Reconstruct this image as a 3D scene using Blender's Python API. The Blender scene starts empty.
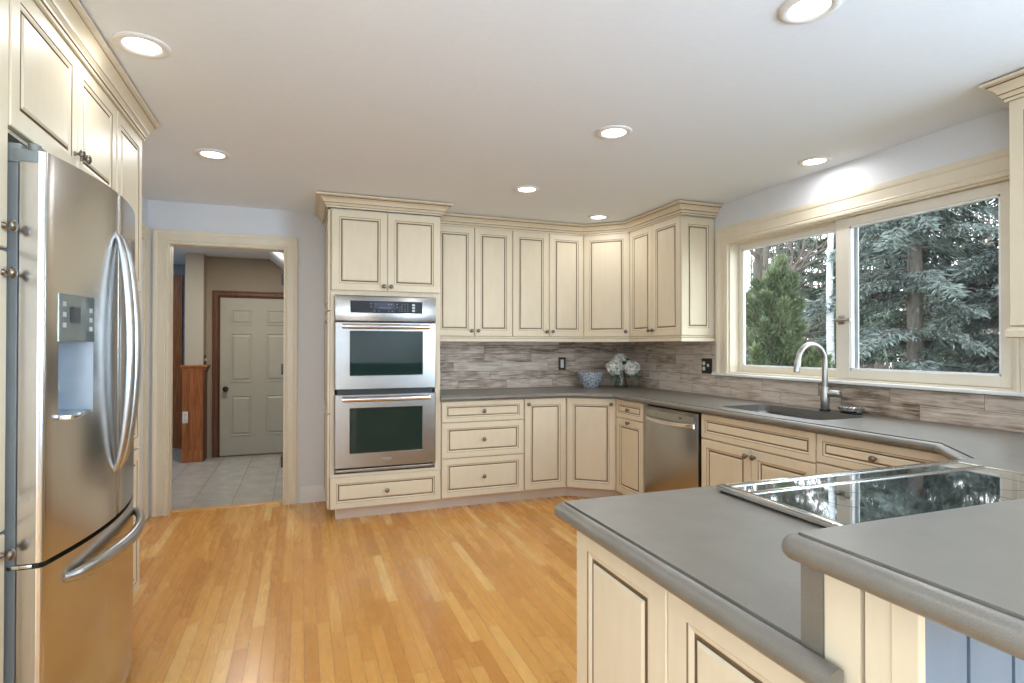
import bpy, bmesh, math, random
import numpy as np
from mathutils import Vector, Matrix
from mathutils.geometry import tessellate_polygon

random.seed(7)
S = bpy.context.scene
COL = S.collection
R = math.radians

# ------------------------------------------------------------------ camera
cam_d = bpy.data.cameras.new('camera')
cam = bpy.data.objects.new('camera', cam_d)
COL.objects.link(cam)
CX, CY, CZ = -3.1045, -5.0457, 1.3093
yaw, pit, rol = R(20.372), R(0.459), R(0.0436)
fw = Vector((math.sin(yaw) * math.cos(pit), math.cos(yaw) * math.cos(pit), math.sin(pit)))
rt = Vector((math.cos(yaw), -math.sin(yaw), 0))
up = rt.cross(fw)
r2 = rt * math.cos(rol) + up * math.sin(rol)
u2 = up * math.cos(rol) - rt * math.sin(rol)
mw = Matrix(((r2.x, u2.x, -fw.x, CX), (r2.y, u2.y, -fw.y, CY), (r2.z, u2.z, -fw.z, CZ), (0, 0, 0, 1)))
cam.matrix_world = mw
cam_d.sensor_width = 36
cam_d.lens = 566.98 / 1024 * 36
cam_d.clip_start = 0.02
S.camera = cam

# ------------------------------------------------------------------ world, exposure
w = bpy.data.worlds.new('sky')
S.world = w
w.use_nodes = True
bg = w.node_tree.nodes['Background']
bg.inputs[0].default_value = (0.87, 0.94, 1.0, 1)
bg.inputs[1].default_value = 4.5
vs = S.view_settings
vs.view_transform = 'Standard'
vs.look = 'None'
vs.gamma = 1
vs.use_curve_mapping = False
vs.exposure = 0.40
S.cycles.max_bounces = 10
S.cycles.diffuse_bounces = 6
S.cycles.glossy_bounces = 5
S.cycles.transparent_max_bounces = 12
S.cycles.caustics_reflective = False
S.cycles.caustics_refractive = False
S.cycles.sample_clamp_indirect = 4

CAN_W, RIM_W = 3.2, 100.0
CAN_COL = (0.97, 0.98, 1.0)
DAY_COL = (0.60, 0.80, 1.0)


def area(name, loc, direction, sx, sy, power, color, shape='RECTANGLE', spread=180):
    d = bpy.data.lights.new(name, 'AREA')
    d.shape = shape
    d.size = sx
    if shape == 'RECTANGLE':
        d.size_y = sy
    d.energy = power
    d.color = color
    d.spread = R(spread)
    o = bpy.data.objects.new(name, d)
    COL.objects.link(o)
    o.location = loc
    o.rotation_euler = Vector(direction).to_track_quat('-Z', 'Y').to_euler()
    return o


# added daylight-tinted fill lamps at the patio doors and side windows behind the camera
area('patio_fill', (-3.7, -8.05, 1.2), (0, 1, 0.6), 1.1, 1.9, RIM_W * 0.22, DAY_COL)
area('left_fill', (-4.42, -6.4, 1.5), (1, 0.35, 0.9), 1.5, 1.3, RIM_W * 0.30, DAY_COL)
area('right_fill', (-0.09, -6.4, 1.5), (-1, 0.25, 0.8), 1.9, 1.3, RIM_W * 1.9, DAY_COL)

# ------------------------------------------------------------------ materials


def mat(name, col=(0.8, 0.8, 0.8), rough=0.5, metal=0.0, **kw):
    m = bpy.data.materials.new(name)
    m.use_nodes = True
    b = m.node_tree.nodes['Principled BSDF']
    b.inputs['Base Color'].default_value = (*col, 1)
    b.inputs['Roughness'].default_value = rough
    b.inputs['Metallic'].default_value = metal
    for k, v in kw.items():
        b.inputs[k.replace('_', ' ')].default_value = v
    return m


class NT:
    """small helper for node graphs"""

    def __init__(s, m):
        s.t = m.node_tree
        s.n = s.t.nodes
        s.b = s.n['Principled BSDF']

    def new(s, typ, **kw):
        nd = s.n.new(typ)
        for k, v in kw.items():
            setattr(nd, k, v)
        return nd

    def put(s, sock, v):
        if hasattr(v, 'links') or hasattr(v, 'is_output'):
            s.t.links.new(v, sock)
        else:
            sock.default_value = v

    def math(s, op, a, b=None, c=None):
        nd = s.new('ShaderNodeMath', operation=op)
        for i, v in enumerate((a, b, c)):
            if v is not None:
                s.put(nd.inputs[i], v)
        return nd.outputs[0]

    def pos(s):
        g = s.new('ShaderNodeNewGeometry')
        x = s.new('ShaderNodeSeparateXYZ')
        s.t.links.new(g.outputs['Position'], x.inputs[0])
        return x.outputs

    def vec(s, x=0.0, y=0.0, z=0.0):
        nd = s.new('ShaderNodeCombineXYZ')
        for i, v in enumerate((x, y, z)):
            s.put(nd.inputs[i], v)
        return nd.outputs[0]

    def noise(s, v, scale=5, detail=3, rough=0.5, dist=0.0):
        nd = s.new('ShaderNodeTexNoise')
        s.put(nd.inputs['Vector'], v)
        nd.inputs['Scale'].default_value = scale
        nd.inputs['Detail'].default_value = detail
        nd.inputs['Roughness'].default_value = rough
        nd.inputs['Distortion'].default_value = dist
        return nd.outputs[0]

    def white(s, v):
        nd = s.new('ShaderNodeTexWhiteNoise', noise_dimensions='3D')
        s.put(nd.inputs['Vector'], v)
        return nd.outputs['Value']

    def ramp(s, f, stops, interp='LINEAR'):
        nd = s.new('ShaderNodeValToRGB')
        cr = nd.color_ramp
        cr.interpolation = interp
        while len(cr.elements) < len(stops):
            cr.elements.new(0.5)
        for e, (p, c) in zip(cr.elements, stops):
            e.position = p
            e.color = (*c, 1) if len(c) == 3 else c
        s.put(nd.inputs[0], f)
        return nd.outputs[0]

    def mix(s, f, a, b, blend='MIX'):
        nd = s.new('ShaderNodeMix', data_type='RGBA', blend_type=blend)
        s.put(nd.inputs[0], f)
        for i, v in ((6, a), (7, b)):
            s.put(nd.inputs[i], v if not isinstance(v, tuple) else (*v, 1))
        return nd.outputs[2]

    def bump(s, h, strength=0.2, dist=0.002):
        nd = s.new('ShaderNodeBump')
        nd.inputs['Strength'].default_value = strength
        nd.inputs['Distance'].default_value = dist
        s.put(nd.inputs['Height'], h)
        s.t.links.new(nd.outputs[0], s.b.inputs['Normal'])

    def color(s, c):
        s.put(s.b.inputs['Base Color'], c)


def noisy(name, c1, c2, rough, scale=20, stretch=(1, 1, 1), bump=0.0, metal=0.0, dist=0.001, **kw):
    m = mat(name, c1, rough, metal, **kw)
    g = NT(m)
    p = g.pos()
    v = g.vec(g.math('MULTIPLY', p[0], stretch[0]), g.math('MULTIPLY', p[1], stretch[1]), g.math('MULTIPLY', p[2], stretch[2]))
    f = g.noise(v, scale, 4)
    g.color(g.ramp(f, [(0.3, c1), (0.7, c2)]))
    if bump:
        g.bump(f, bump, dist)
    return m


M = {}
M['cream'] = noisy('cream_paint', (0.665, 0.575, 0.420), (0.695, 0.605, 0.450), 0.42, 9, (3, 3, 0.6), Specular_IOR_Level=0.4)
M['glaze'] = mat('brown_glaze', (0.165, 0.105, 0.058), 0.45)
M['bluebead'] = noisy('blue_grey_beadboard', (0.135, 0.185, 0.245), (0.155, 0.205, 0.265), 0.42, 9, (3, 3, 0.6))  # near bar face is blue-grey where the end boards are cream
M['toe'] = noisy('toe_kick_paint', (0.62, 0.52, 0.42), (0.66, 0.56, 0.46), 0.4, 6)
M['trimcream'] = noisy('ivory_trim', (0.69, 0.615, 0.475), (0.72, 0.645, 0.505), 0.38, 8, (2, 2, 0.5))
M['sash'] = noisy('ivory_sash', (0.72, 0.67, 0.57), (0.75, 0.70, 0.60), 0.4, 8)
M['white'] = noisy('white_trim', (0.76, 0.755, 0.74), (0.79, 0.785, 0.77), 0.4, 8)
M['wall'] = noisy('wall_paint', (0.665, 0.68, 0.70), (0.685, 0.70, 0.72), 0.75, 60, bump=0.08)
M['ceil'] = noisy('ceiling_paint', (0.80, 0.850, 0.91), (0.82, 0.870, 0.93), 0.85, 40, bump=0.25, dist=0.003)
M['steel'] = noisy('stainless_steel', (0.37, 0.36, 0.345), (0.43, 0.42, 0.405), 0.26, 8, (2, 2, 60), bump=0.02, metal=1.0)
M['steelv'] = noisy('stainless_fridge', (0.58, 0.57, 0.555), (0.64, 0.63, 0.61), 0.21, 8, (60, 60, 2), bump=0.015, metal=1.0)
M['steelpol'] = noisy('polished_steel', (0.74, 0.73, 0.71), (0.78, 0.77, 0.75), 0.14, 10, metal=1.0)
M['steelhandle'] = noisy('satin_steel', (0.46, 0.47, 0.48), (0.52, 0.53, 0.54), 0.28, 10, metal=1.0)
M['steeldk'] = noisy('strip_steel', (0.36, 0.36, 0.34), (0.40, 0.40, 0.38), 0.3, 10, (2, 2, 40), metal=1.0)
M['nickel'] = noisy('brushed_nickel', (0.36, 0.345, 0.32), (0.42, 0.405, 0.38), 0.33, 30, metal=1.0)
M['basin'] = noisy('sink_steel', (0.27, 0.27, 0.28), (0.33, 0.33, 0.34), 0.30, 20, (1, 8, 1), metal=1.0)
M['pewter'] = noisy('dark_pewter', (0.17, 0.145, 0.12), (0.26, 0.23, 0.20), 0.32, 200, metal=1.0)
M['black'] = noisy('black_plastic', (0.012, 0.012, 0.012), (0.02, 0.02, 0.02), 0.35, 20)
M['fridgegrey'] = noisy('grey_cabinet_steel', (0.13, 0.145, 0.15), (0.15, 0.165, 0.17), 0.4, 12)
M['hingegrey'] = noisy('grey_hinge_cover', (0.15, 0.17, 0.17), (0.18, 0.20, 0.20), 0.35, 12)
M['plasgrey'] = noisy('blue_grey_plastic', (0.27, 0.32, 0.37), (0.30, 0.35, 0.40), 0.3, 14)
M['ovenglass'] = noisy('dark_oven_glass', (0.010, 0.026, 0.024), (0.014, 0.034, 0.030), 0.04, 4)
M['panelblack'] = noisy('black_panel_glass', (0.008, 0.008, 0.009), (0.011, 0.011, 0.012), 0.06, 4, Specular_IOR_Level=0.35)
M['blackglass'] = noisy('black_ceramic_glass', (0.012, 0.015, 0.016), (0.017, 0.020, 0.021), 0.03, 6, Specular_IOR_Level=1.0, Coat_Weight=1.0)
M['ringmark'] = noisy('burner_print', (0.10, 0.11, 0.11), (0.13, 0.14, 0.14), 0.15, 30)
M['display'] = noisy('violet_display', (0.030, 0.026, 0.060), (0.036, 0.032, 0.068), 0.12, 20)
M['pale'] = noisy('pale_print', (0.55, 0.55, 0.53), (0.6, 0.6, 0.58), 0.4, 20)
M['dimpale'] = noisy('grey_touch_key', (0.34, 0.36, 0.36), (0.38, 0.40, 0.40), 0.3, 20)
M['dimprint'] = noisy('dim_print', (0.14, 0.14, 0.15), (0.18, 0.18, 0.19), 0.4, 20)
M['panelglass'] = noisy('dispenser_panel', (0.16, 0.19, 0.19), (0.20, 0.23, 0.23), 0.10, 12, Metallic=0.5)
M['switch'] = noisy('ivory_switch', (0.66, 0.64, 0.55), (0.70, 0.68, 0.59), 0.35, 20)
M['bronze'] = noisy('dark_bronze', (0.03, 0.025, 0.02), (0.05, 0.04, 0.03), 0.35, 60, metal=0.7)
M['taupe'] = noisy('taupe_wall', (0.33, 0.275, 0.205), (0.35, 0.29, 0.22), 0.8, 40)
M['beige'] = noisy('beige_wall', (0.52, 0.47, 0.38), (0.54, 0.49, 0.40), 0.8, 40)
M['bluewall'] = noisy('blue_grey_wall', (0.40, 0.44, 0.50), (0.42, 0.46, 0.52), 0.8, 40)
M['greydoor'] = noisy('putty_door', (0.40, 0.385, 0.315), (0.42, 0.405, 0.335), 0.45, 12)
M['darkwood'] = noisy('dark_stained_wood', (0.085, 0.032, 0.014), (0.15, 0.060, 0.025), 0.4, 7, (8, 8, 0.5))
M['redwood'] = noisy('red_brown_wood', (0.25, 0.072, 0.018), (0.46, 0.165, 0.048), 0.38, 7, (10, 10, 0.6))
M['oakstrip'] = noisy('oak_threshold', (0.62, 0.32, 0.10), (0.72, 0.42, 0.16), 0.3, 8, (1, 12, 1))
M['petal'] = noisy('cream_petals', (0.84, 0.83, 0.72), (0.92, 0.91, 0.84), 0.6, 90)
M['leaf'] = noisy('dark_leaf', (0.030, 0.055, 0.022), (0.055, 0.085, 0.035), 0.45, 40)
M['stem'] = noisy('green_stem', (0.10, 0.13, 0.05), (0.14, 0.17, 0.07), 0.5, 40)
M['ground'] = noisy('leaf_litter_ground', (0.10, 0.11, 0.06), (0.20, 0.17, 0.11), 0.95, 2.5)
M['bark'] = noisy('grey_bark', (0.075, 0.065, 0.055), (0.15, 0.13, 0.11), 0.9, 6, (6, 6, 1))
M['birch'] = noisy('white_birch_bark', (0.62, 0.66, 0.70), (0.30, 0.30, 0.30), 0.8, 5, (1, 1, 4))


def leafy(name, c1, c2, c3):
    m = mat(name, c1, 0.75)
    g = NT(m)
    p = g.pos()
    f = g.noise(g.vec(p[0], p[1], p[2]), 2.2, 5, 0.7)
    g.color(g.ramp(f, [(0.25, c1), (0.5, c2), (0.78, c3)]))
    return m


M['hemlock'] = leafy('hemlock_needles', (0.070, 0.094, 0.086), (0.115, 0.145, 0.132), (0.18, 0.21, 0.195))
M['cypress'] = leafy('yellow_green_sprays', (0.035, 0.055, 0.028), (0.085, 0.115, 0.055), (0.21, 0.235, 0.115))
M['spruce'] = leafy('spruce_needles', (0.07, 0.10, 0.075), (0.12, 0.155, 0.12), (0.20, 0.22, 0.18))
M['twig'] = noisy('grey_brown_twigs', (0.12, 0.10, 0.085), (0.20, 0.17, 0.15), 0.9, 5)

# countertop: grey-brown engineered stone with fine speckle
m = M['counter'] = mat('grey_stone_counter', (0.17, 0.16, 0.145), 0.40, Specular_IOR_Level=0.8, Coat_Weight=0.4, Coat_Roughness=0.38, Coat_IOR=1.5)
g = NT(m)
p = g.pos()
v = g.vec(p[0], p[1], p[2])
f1 = g.noise(v, 900, 2)
f2 = g.noise(v, 14, 4)
f = g.math('ADD', g.math('MULTIPLY', f1, 0.7), g.math('MULTIPLY', f2, 0.3))
g.color(g.ramp(f, [(0.32, (0.104, 0.091, 0.073)), (0.5, (0.145, 0.130, 0.107)), (0.68, (0.190, 0.173, 0.147))]))

# oak strip floor: boards run along Y
m = M['oak'] = mat('oak_strip_floor', (0.7, 0.4, 0.15), 0.27)
g = NT(m)
p = g.pos()
W_ = 0.0572
rx = g.math('DIVIDE', p[0], W_)
row = g.math('FLOOR', rx)
fx = g.math('FRACT', rx)
off = g.white(g.vec(row, 3.3, 0.0))
ln = g.math('MULTIPLY_ADD', g.white(g.vec(row, 9.1, 0.0)), 0.45, 0.45)
ry = g.math('ADD', g.math('DIVIDE', p[1], ln), g.math('MULTIPLY', off, 17.0))
idy = g.math('FLOOR', ry)
fy = g.math('FRACT', ry)
tone = g.white(g.vec(row, idy, 1.0))
hue = g.white(g.vec(row, idy, 5.0))
shift = g.math('MULTIPLY', tone, 40.0)
gv = g.vec(g.math('MULTIPLY_ADD', p[0], 55.0, shift), g.math('MULTIPLY_ADD', p[1], 3.5, shift), shift)
gr = g.noise(gv, 1.0, 5, 0.62, 0.6)
gv2 = g.vec(g.math('MULTIPLY_ADD', p[0], 14.0, shift), g.math('MULTIPLY_ADD', p[1], 1.6, shift), shift)
gr2 = g.noise(gv2, 1.0, 2, 0.5, 2.2)
band = g.math('PINGPONG', g.math('MULTIPLY', gr2, 9.0), 1.0)
base = g.ramp(tone, [(0.0, (0.55, 0.230, 0.040)), (0.3, (0.66, 0.305, 0.060)), (0.65, (0.75, 0.375, 0.082)), (0.88, (0.82, 0.450, 0.118)), (1.0, (0.92, 0.59, 0.21))])
c = g.mix(g.math('MULTIPLY', g.math('SUBTRACT', 1.0, gr), 0.42), base, (0.42, 0.19, 0.045))
c = g.mix(g.math('MULTIPLY', band, 0.13), c, (0.42, 0.19, 0.055))
c = g.mix(g.math('MULTIPLY', hue, 0.15), c, (0.70, 0.36, 0.12))
ex = g.math('MINIMUM', fx, g.math('SUBTRACT', 1.0, fx))
ey = g.math('MULTIPLY', g.math('MINIMUM', fy, g.math('SUBTRACT', 1.0, fy)), 14.0)
e = g.math('MINIMUM', ex, ey)
seam = g.math('LESS_THAN', e, 0.024)
c = g.mix(g.math('MULTIPLY', seam, 0.62), c, (0.20, 0.08, 0.025))
g.color(c)
g.put(g.b.inputs['Roughness'], g.math('MULTIPLY_ADD', gr2, 0.10, 0.22))
g.bump(g.math('ADD', g.math('MULTIPLY', seam, -1.0), g.math('MULTIPLY', gr2, 0.10)), 0.2, 0.001)

# weathered wood-look wall tiles
m = M['tilewood'] = mat('weathered_plank_tile', (0.4, 0.33, 0.27), 0.45)
g = NT(m)
p = g.pos()
s_ = g.math('SUBTRACT', p[0], p[1])
H_ = 0.0812
rz = g.math('DIVIDE', g.math('SUBTRACT', p[2], 0.914), H_)
row = g.math('FLOOR', rz)
fz = g.math('FRACT', rz)
rs = g.math('ADD', g.math('DIVIDE', s_, 0.47), g.math('MULTIPLY', g.white(g.vec(row, 2.2, 0.0)), 7.0))
ids = g.math('FLOOR', rs)
fs = g.math('FRACT', rs)
tone = g.white(g.vec(row, ids, 0.0))
sh = g.math('MULTIPLY', tone, 31.0)
streak = g.noise(g.vec(g.math('MULTIPLY_ADD', s_, 5.0, sh), g.math('MULTIPLY_ADD', p[2], 75.0, sh), sh), 1.0, 6, 0.65, 0.5)
blot = g.noise(g.vec(g.math('MULTIPLY_ADD', s_, 7.0, sh), g.math('MULTIPLY', p[2], 20.0), sh), 1.0, 4, 0.6)
k = g.math('ADD', g.math('MULTIPLY', streak, 0.55), g.math('ADD', g.math('MULTIPLY', blot, 0.35), g.math('MULTIPLY', tone, 0.16)))
c = g.ramp(k, [(0.37, (0.12, 0.080, 0.056)), (0.44, (0.33, 0.245, 0.182)), (0.52, (0.53, 0.43, 0.34)), (0.63, (0.74, 0.65, 0.55))])
c = g.mix(g.math('MULTIPLY', tone, 0.25), c, (0.36, 0.30, 0.26))
ez = g.math('MINIMUM', fz, g.math('SUBTRACT', 1.0, fz))
es = g.math('MULTIPLY', g.math('MINIMUM', fs, g.math('SUBTRACT', 1.0, fs)), 5.6)
seam = g.math('LESS_THAN', g.math('MINIMUM', ez, es), 0.018)
c = g.mix(g.math('MULTIPLY', seam, 0.7), c, (0.10, 0.075, 0.06))
g.color(c)
g.bump(g.math('ADD', g.math('MULTIPLY', seam, -1.0), g.math('MULTIPLY', streak, 0.5)), 0.35, 0.002)

# hall floor tiles
m = M['halltile'] = mat('stone_hall_tile', (0.5, 0.47, 0.42), 0.3)
g = NT(m)
p = g.pos()
tx = g.math('DIVIDE', g.math('ADD', p[0], 3.955), 0.313)
ty = g.math('DIVIDE', g.math('ADD', p[1], 0.25), 0.313)
fx = g.math('FRACT', tx)
fy = g.math('FRACT', ty)
tone = g.white(g.vec(g.math('FLOOR', tx), g.math('FLOOR', ty), 0.0))
nz = g.noise(g.vec(g.math('MULTIPLY_ADD', tone, 20.0, p[0]), p[1], 0.0), 7, 6, 0.65, 0.8)
c = g.ramp(nz, [(0.25, (0.30, 0.275, 0.235)), (0.5, (0.42, 0.395, 0.35)), (0.8, (0.55, 0.53, 0.49))])
ex = g.math('LESS_THAN', g.math('MINIMUM', fx, g.math('SUBTRACT', 1.0, fx)), 0.012)
ey = g.math('LESS_THAN', g.math('MINIMUM', fy, g.math('SUBTRACT', 1.0, fy)), 0.010)
c = g.mix(g.math('MULTIPLY', ey, 0.25), c, (0.25, 0.22, 0.18))
c = g.mix(g.math('MULTIPLY', ex, 0.8), c, (0.15, 0.13, 0.105))
g.color(c)

# blue-and-white bowl glaze
m = M['bluewhite'] = mat('blue_white_glaze', (0.5, 0.55, 0.62), 0.2)
g = NT(m)
p = g.pos()
vo = g.new('ShaderNodeTexVoronoi')
g.put(vo.inputs['Vector'], g.vec(p[0], p[1], p[2]))
vo.inputs['Scale'].default_value = 62
f = g.noise(g.vec(p[0], p[1], p[2]), 40, 4)
k = g.math('ADD', g.math('MULTIPLY', vo.outputs['Distance'], 0.8), g.math('MULTIPLY', f, 0.5))
g.color(g.ramp(k, [(0.35, (0.06, 0.075, 0.115)), (0.52, (0.22, 0.25, 0.30)), (0.75, (0.46, 0.48, 0.51))]))


def glass(name, tint=(1, 1, 1), gloss=1.0):
    m = bpy.data.materials.new(name)
    m.use_nodes = True
    t = m.node_tree
    t.nodes.clear()
    out = t.nodes.new('ShaderNodeOutputMaterial')
    mx = t.nodes.new('ShaderNodeMixShader')
    tr = t.nodes.new('ShaderNodeBsdfTransparent')
    gl = t.nodes.new('ShaderNodeBsdfGlossy')
    fr = t.nodes.new('ShaderNodeFresnel')
    fr.inputs[0].default_value = 1.45
    ml = t.nodes.new('ShaderNodeMath')
    ml.operation = 'MULTIPLY'
    ml.inputs[1].default_value = gloss
    tr.inputs[0].default_value = (*tint, 1)
    gl.inputs['Roughness'].default_value = 0.02
    L = t.links.new
    L(fr.outputs[0], ml.inputs[0])
    ge = t.nodes.new('ShaderNodeNewGeometry')
    m2 = t.nodes.new('ShaderNodeMath')
    m2.operation = 'MULTIPLY_ADD'
    m2.inputs[1].default_value = -1.0
    m2.inputs[2].default_value = 1.0
    m3 = t.nodes.new('ShaderNodeMath')
    m3.operation = 'MULTIPLY'
    L(ge.outputs['Backfacing'], m2.inputs[0])
    L(ml.outputs[0], m3.inputs[0])
    L(m2.outputs[0], m3.inputs[1])
    L(m3.outputs[0], mx.inputs[0])
    L(tr.outputs[0], mx.inputs[1])
    L(gl.outputs[0], mx.inputs[2])
    L(mx.outputs[0], out.inputs[0])
    return m


M['pane'] = glass('window_glass', (0.97, 0.985, 0.98))
M['vaseglass'] = glass('vase_glass', (0.90, 0.92, 0.90), 1.6)


def emis(name, col, st):
    m = mat(name, col, 0.4)
    b = m.node_tree.nodes['Principled BSDF']
    b.inputs['Emission Color'].default_value = (*col, 1)
    b.inputs['Emission Strength'].default_value = st
    return m


M['lens'] = emis('lamp_lens', (1.0, 0.97, 0.92), 5.0)

# ------------------------------------------------------------------ mesh helpers
ORG = {}


class MB:
    def __init__(s):
        s.v = []
        s.f = []
        s.m = []

    def add(s, vs_, fs_, mi=0):
        o = len(s.v)
        s.v += [tuple(q) for q in vs_]
        for f_ in fs_:
            s.f.append([i + o for i in f_])
            s.m.append(mi)
        return s

    def box(s, x0, x1, y0, y1, z0, z1, mi=0, bev=0.0, seg=2):
        if x0 > x1: x0, x1 = x1, x0
        if y0 > y1: y0, y1 = y1, y0
        if z0 > z1: z0, z1 = z1, z0
        if bev > 0:
            bm = bmesh.new()
            bmesh.ops.create_cube(bm, size=1)
            for q in bm.verts:
                q.co = Vector(((x0 + x1) / 2 + q.co.x * (x1 - x0), (y0 + y1) / 2 + q.co.y * (y1 - y0), (z0 + z1) / 2 + q.co.z * (z1 - z0)))
            bmesh.ops.bevel(bm, geom=bm.edges[:], offset=bev, segments=seg, affect='EDGES', profile=0.5)
            s.bm(bm, mi)
            return s
        vs_ = [(x, y, z) for z in (z0, z1) for y in (y0, y1) for x in (x0, x1)]
        return s.add(vs_, [(0, 2, 3, 1), (4, 5, 7, 6), (0, 1, 5, 4), (2, 6, 7, 3), (0, 4, 6, 2), (1, 3, 7, 5)], mi)

    def bm(s, bm, mi=0, keepmat=False):
        bm.verts.index_update()
        o = len(s.v)
        s.v += [tuple(q.co) for q in bm.verts]
        for f_ in bm.faces:
            s.f.append([q.index + o for q in f_.verts])
            s.m.append(f_.material_index if keepmat else mi)
        bm.free()

    def fbox(s, F, u0, u1, v0, v1, n0, n1, mi=0):
        vs_ = [F(u, v, n) for n in (n0, n1) for v in (v0, v1) for u in (u0, u1)]
        return s.add(vs_, [(0, 2, 3, 1), (4, 5, 7, 6), (0, 1, 5, 4), (2, 6, 7, 3), (0, 4, 6, 2), (1, 3, 7, 5)], mi)

    def rings(s, F, u0, u1, v0, v1, prof):
        """concentric rectangles: prof = [(inset, n, material of the strip to the next ring)]; first ring closed at the back, last capped"""
        loops = []
        for d, n, mi in prof:
            loops.append([F(u0 + d, v0 + d, n), F(u1 - d, v0 + d, n), F(u1 - d, v1 - d, n), F(u0 + d, v1 - d, n)])
        vs_ = [q for l in loops for q in l]
        o = len(s.v)
        s.v += [tuple(q) for q in vs_]
        for i in range(len(loops) - 1):
            for j in range(4):
                a, b = o + 4 * i + j, o + 4 * i + (j + 1) % 4
                s.f.append([a, b, b + 4, a + 4])
                s.m.append(prof[i][2])
        s.f.append([o, o + 3, o + 2, o + 1])
        s.m.append(0)
        l = o + 4 * (len(loops) - 1)
        s.f.append([l, l + 1, l + 2, l + 3])
        s.m.append(prof[-1][2])
        return s

    def lathe(s, prof, origin, axis=(0, 0, 1), n=24, mi=0, sx=1.0, sy=1.0):
        """prof = [(r, h)] along axis from origin"""
        a = Vector(axis).normalized()
        q = a.to_track_quat('Z', 'Y').to_matrix()
        O = Vector(origin)
        o = len(s.v)
        for r_, h in prof:
            for k_ in range(n):
                t = 2 * math.pi * k_ / n
                s.v.append(tuple(O + q @ Vector((r_ * math.cos(t) * sx, r_ * math.sin(t) * sy, h))))
        for i in range(len(prof) - 1):
            for k_ in range(n):
                b = (k_ + 1) % n
                s.f.append([o + i * n + k_, o + i * n + b, o + (i + 1) * n + b, o + (i + 1) * n + k_])
                s.m.append(mi)
        if prof[0][0] > 1e-6:
            s.f.append([o + k_ for k_ in range(n)][::-1]); s.m.append(mi)
        if prof[-1][0] > 1e-6:
            s.f.append([o + (len(prof) - 1) * n + k_ for k_ in range(n)]); s.m.append(mi)
        return s

    def tube(s, pts, rad, n=12, mi=0, rad2=None, wdir=None):
        """sweep an ellipse (rad, rad2) along pts; wdir = direction of the rad axis. rad may be a list"""
        pts = [Vector(q) for q in pts]
        o = len(s.v)
        N = len(pts)
        prev = None
        for i, q in enumerate(pts):
            t = (pts[min(i + 1, N - 1)] - pts[max(i - 1, 0)]).normalized()
            if wdir is not None:
                a = Vector(wdir)
            elif prev is None:
                a = Vector((0, 0, 1)) if abs(t.z) < 0.9 else Vector((1, 0, 0))
            else:
                a = prev
            a = (a - t * a.dot(t)).normalized()
            b = t.cross(a)
            prev = a
            ra = rad[i] if isinstance(rad, (list, tuple)) else rad
            rb = (rad2[i] if isinstance(rad2, (list, tuple)) else rad2) if rad2 is not None else ra
            for k_ in range(n):
                th = 2 * math.pi * k_ / n
                s.v.append(tuple(q + a * ra * math.cos(th) + b * rb * math.sin(th)))
        for i in range(N - 1):
            for k_ in range(n):
                b = (k_ + 1) % n
                s.f.append([o + i * n + k_, o + i * n + b, o + (i + 1) * n + b, o + (i + 1) * n + k_])
                s.m.append(mi)
        s.f.append([o + k_ for k_ in range(n)][::-1]); s.m.append(mi)
        s.f.append([o + (N - 1) * n + k_ for k_ in range(n)]); s.m.append(mi)
        return s

    def sweep(s, path, prof, mi=0, segmats=None):
        """moulding: path in XY (right-hand side is outward), prof = closed list of (n, z), mitred corners"""
        P = [Vector(q) for q in path]
        N = len(P)
        o = len(s.v)
        for i in range(N):
            ds = []
            if i > 0: ds.append((P[i] - P[i - 1]).normalized())
            if i < N - 1: ds.append((P[i + 1] - P[i]).normalized())
            ns = [Vector((d.y, -d.x)) for d in ds]
            if len(ns) == 1:
                mv = ns[0]
            else:
                b = (ns[0] + ns[1]).normalized()
                mv = b / b.dot(ns[0])
            for n_, z in prof:
                s.v.append((P[i].x + mv.x * n_, P[i].y + mv.y * n_, z))
        K = len(prof)
        for i in range(N - 1):
            for k_ in range(K):
                b = (k_ + 1) % K
                s.f.append([o + i * K + k_, o + i * K + b, o + (i + 1) * K + b, o + (i + 1) * K + k_])
                s.m.append(segmats[k_] if segmats else mi)
        s.f.append([o + k_ for k_ in range(K)]); s.m.append(mi)
        s.f.append([o + (N - 1) * K + k_ for k_ in range(K)][::-1]); s.m.append(mi)
        return s

    def slab(s, outer, holes, z0, z1, mi=0):
        """extruded polygon with holes"""
        lists = [[Vector((x, y, 0)) for x, y in outer]] + [[Vector((x, y, 0)) for x, y in h] for h in holes]
        tris = tessellate_polygon(lists)
        flat = [q for l in lists for q in l]
        o = len(s.v)
        n = len(flat)
        s.v += [(q.x, q.y, z1) for q in flat] + [(q.x, q.y, z0) for q in flat]
        for t in tris:
            s.f.append([o + i for i in t]); s.m.append(mi)
            s.f.append([o + n + i for i in reversed(t)]); s.m.append(mi)
        b = 0
        for l in lists:
            for i in range(len(l)):
                j = (i + 1) % len(l)
                s.f.append([o + b + i, o + b + j, o + n + b + j, o + n + b + i]); s.m.append(mi)
            b += len(l)
        return s

    def build(s, name, mats, parent=None, smooth=0, recalc=True):
        if not isinstance(mats, (list, tuple)):
            mats = [mats]
        org = Vector(ORG.get(parent.name, (0, 0, 0))) if parent else Vector((0, 0, 0))
        me = bpy.data.meshes.new(name)
        me.from_pydata([tuple(Vector(q) - org) for q in s.v], [], s.f)
        for q in mats:
            me.materials.append(q if not isinstance(q, str) else M[q])
        me.polygons.foreach_set('material_index', s.m)
        if recalc:
            bm = bmesh.new()
            bm.from_mesh(me)
            bmesh.ops.recalc_face_normals(bm, faces=bm.faces)
            bm.to_mesh(me)
            bm.free()
        if smooth:
            me.polygons.foreach_set('use_smooth', [True] * len(me.polygons))
            me.set_sharp_from_angle(angle=R(smooth))
        me.update()
        o = bpy.data.objects.new(name, me)
        COL.objects.link(o)
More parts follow.
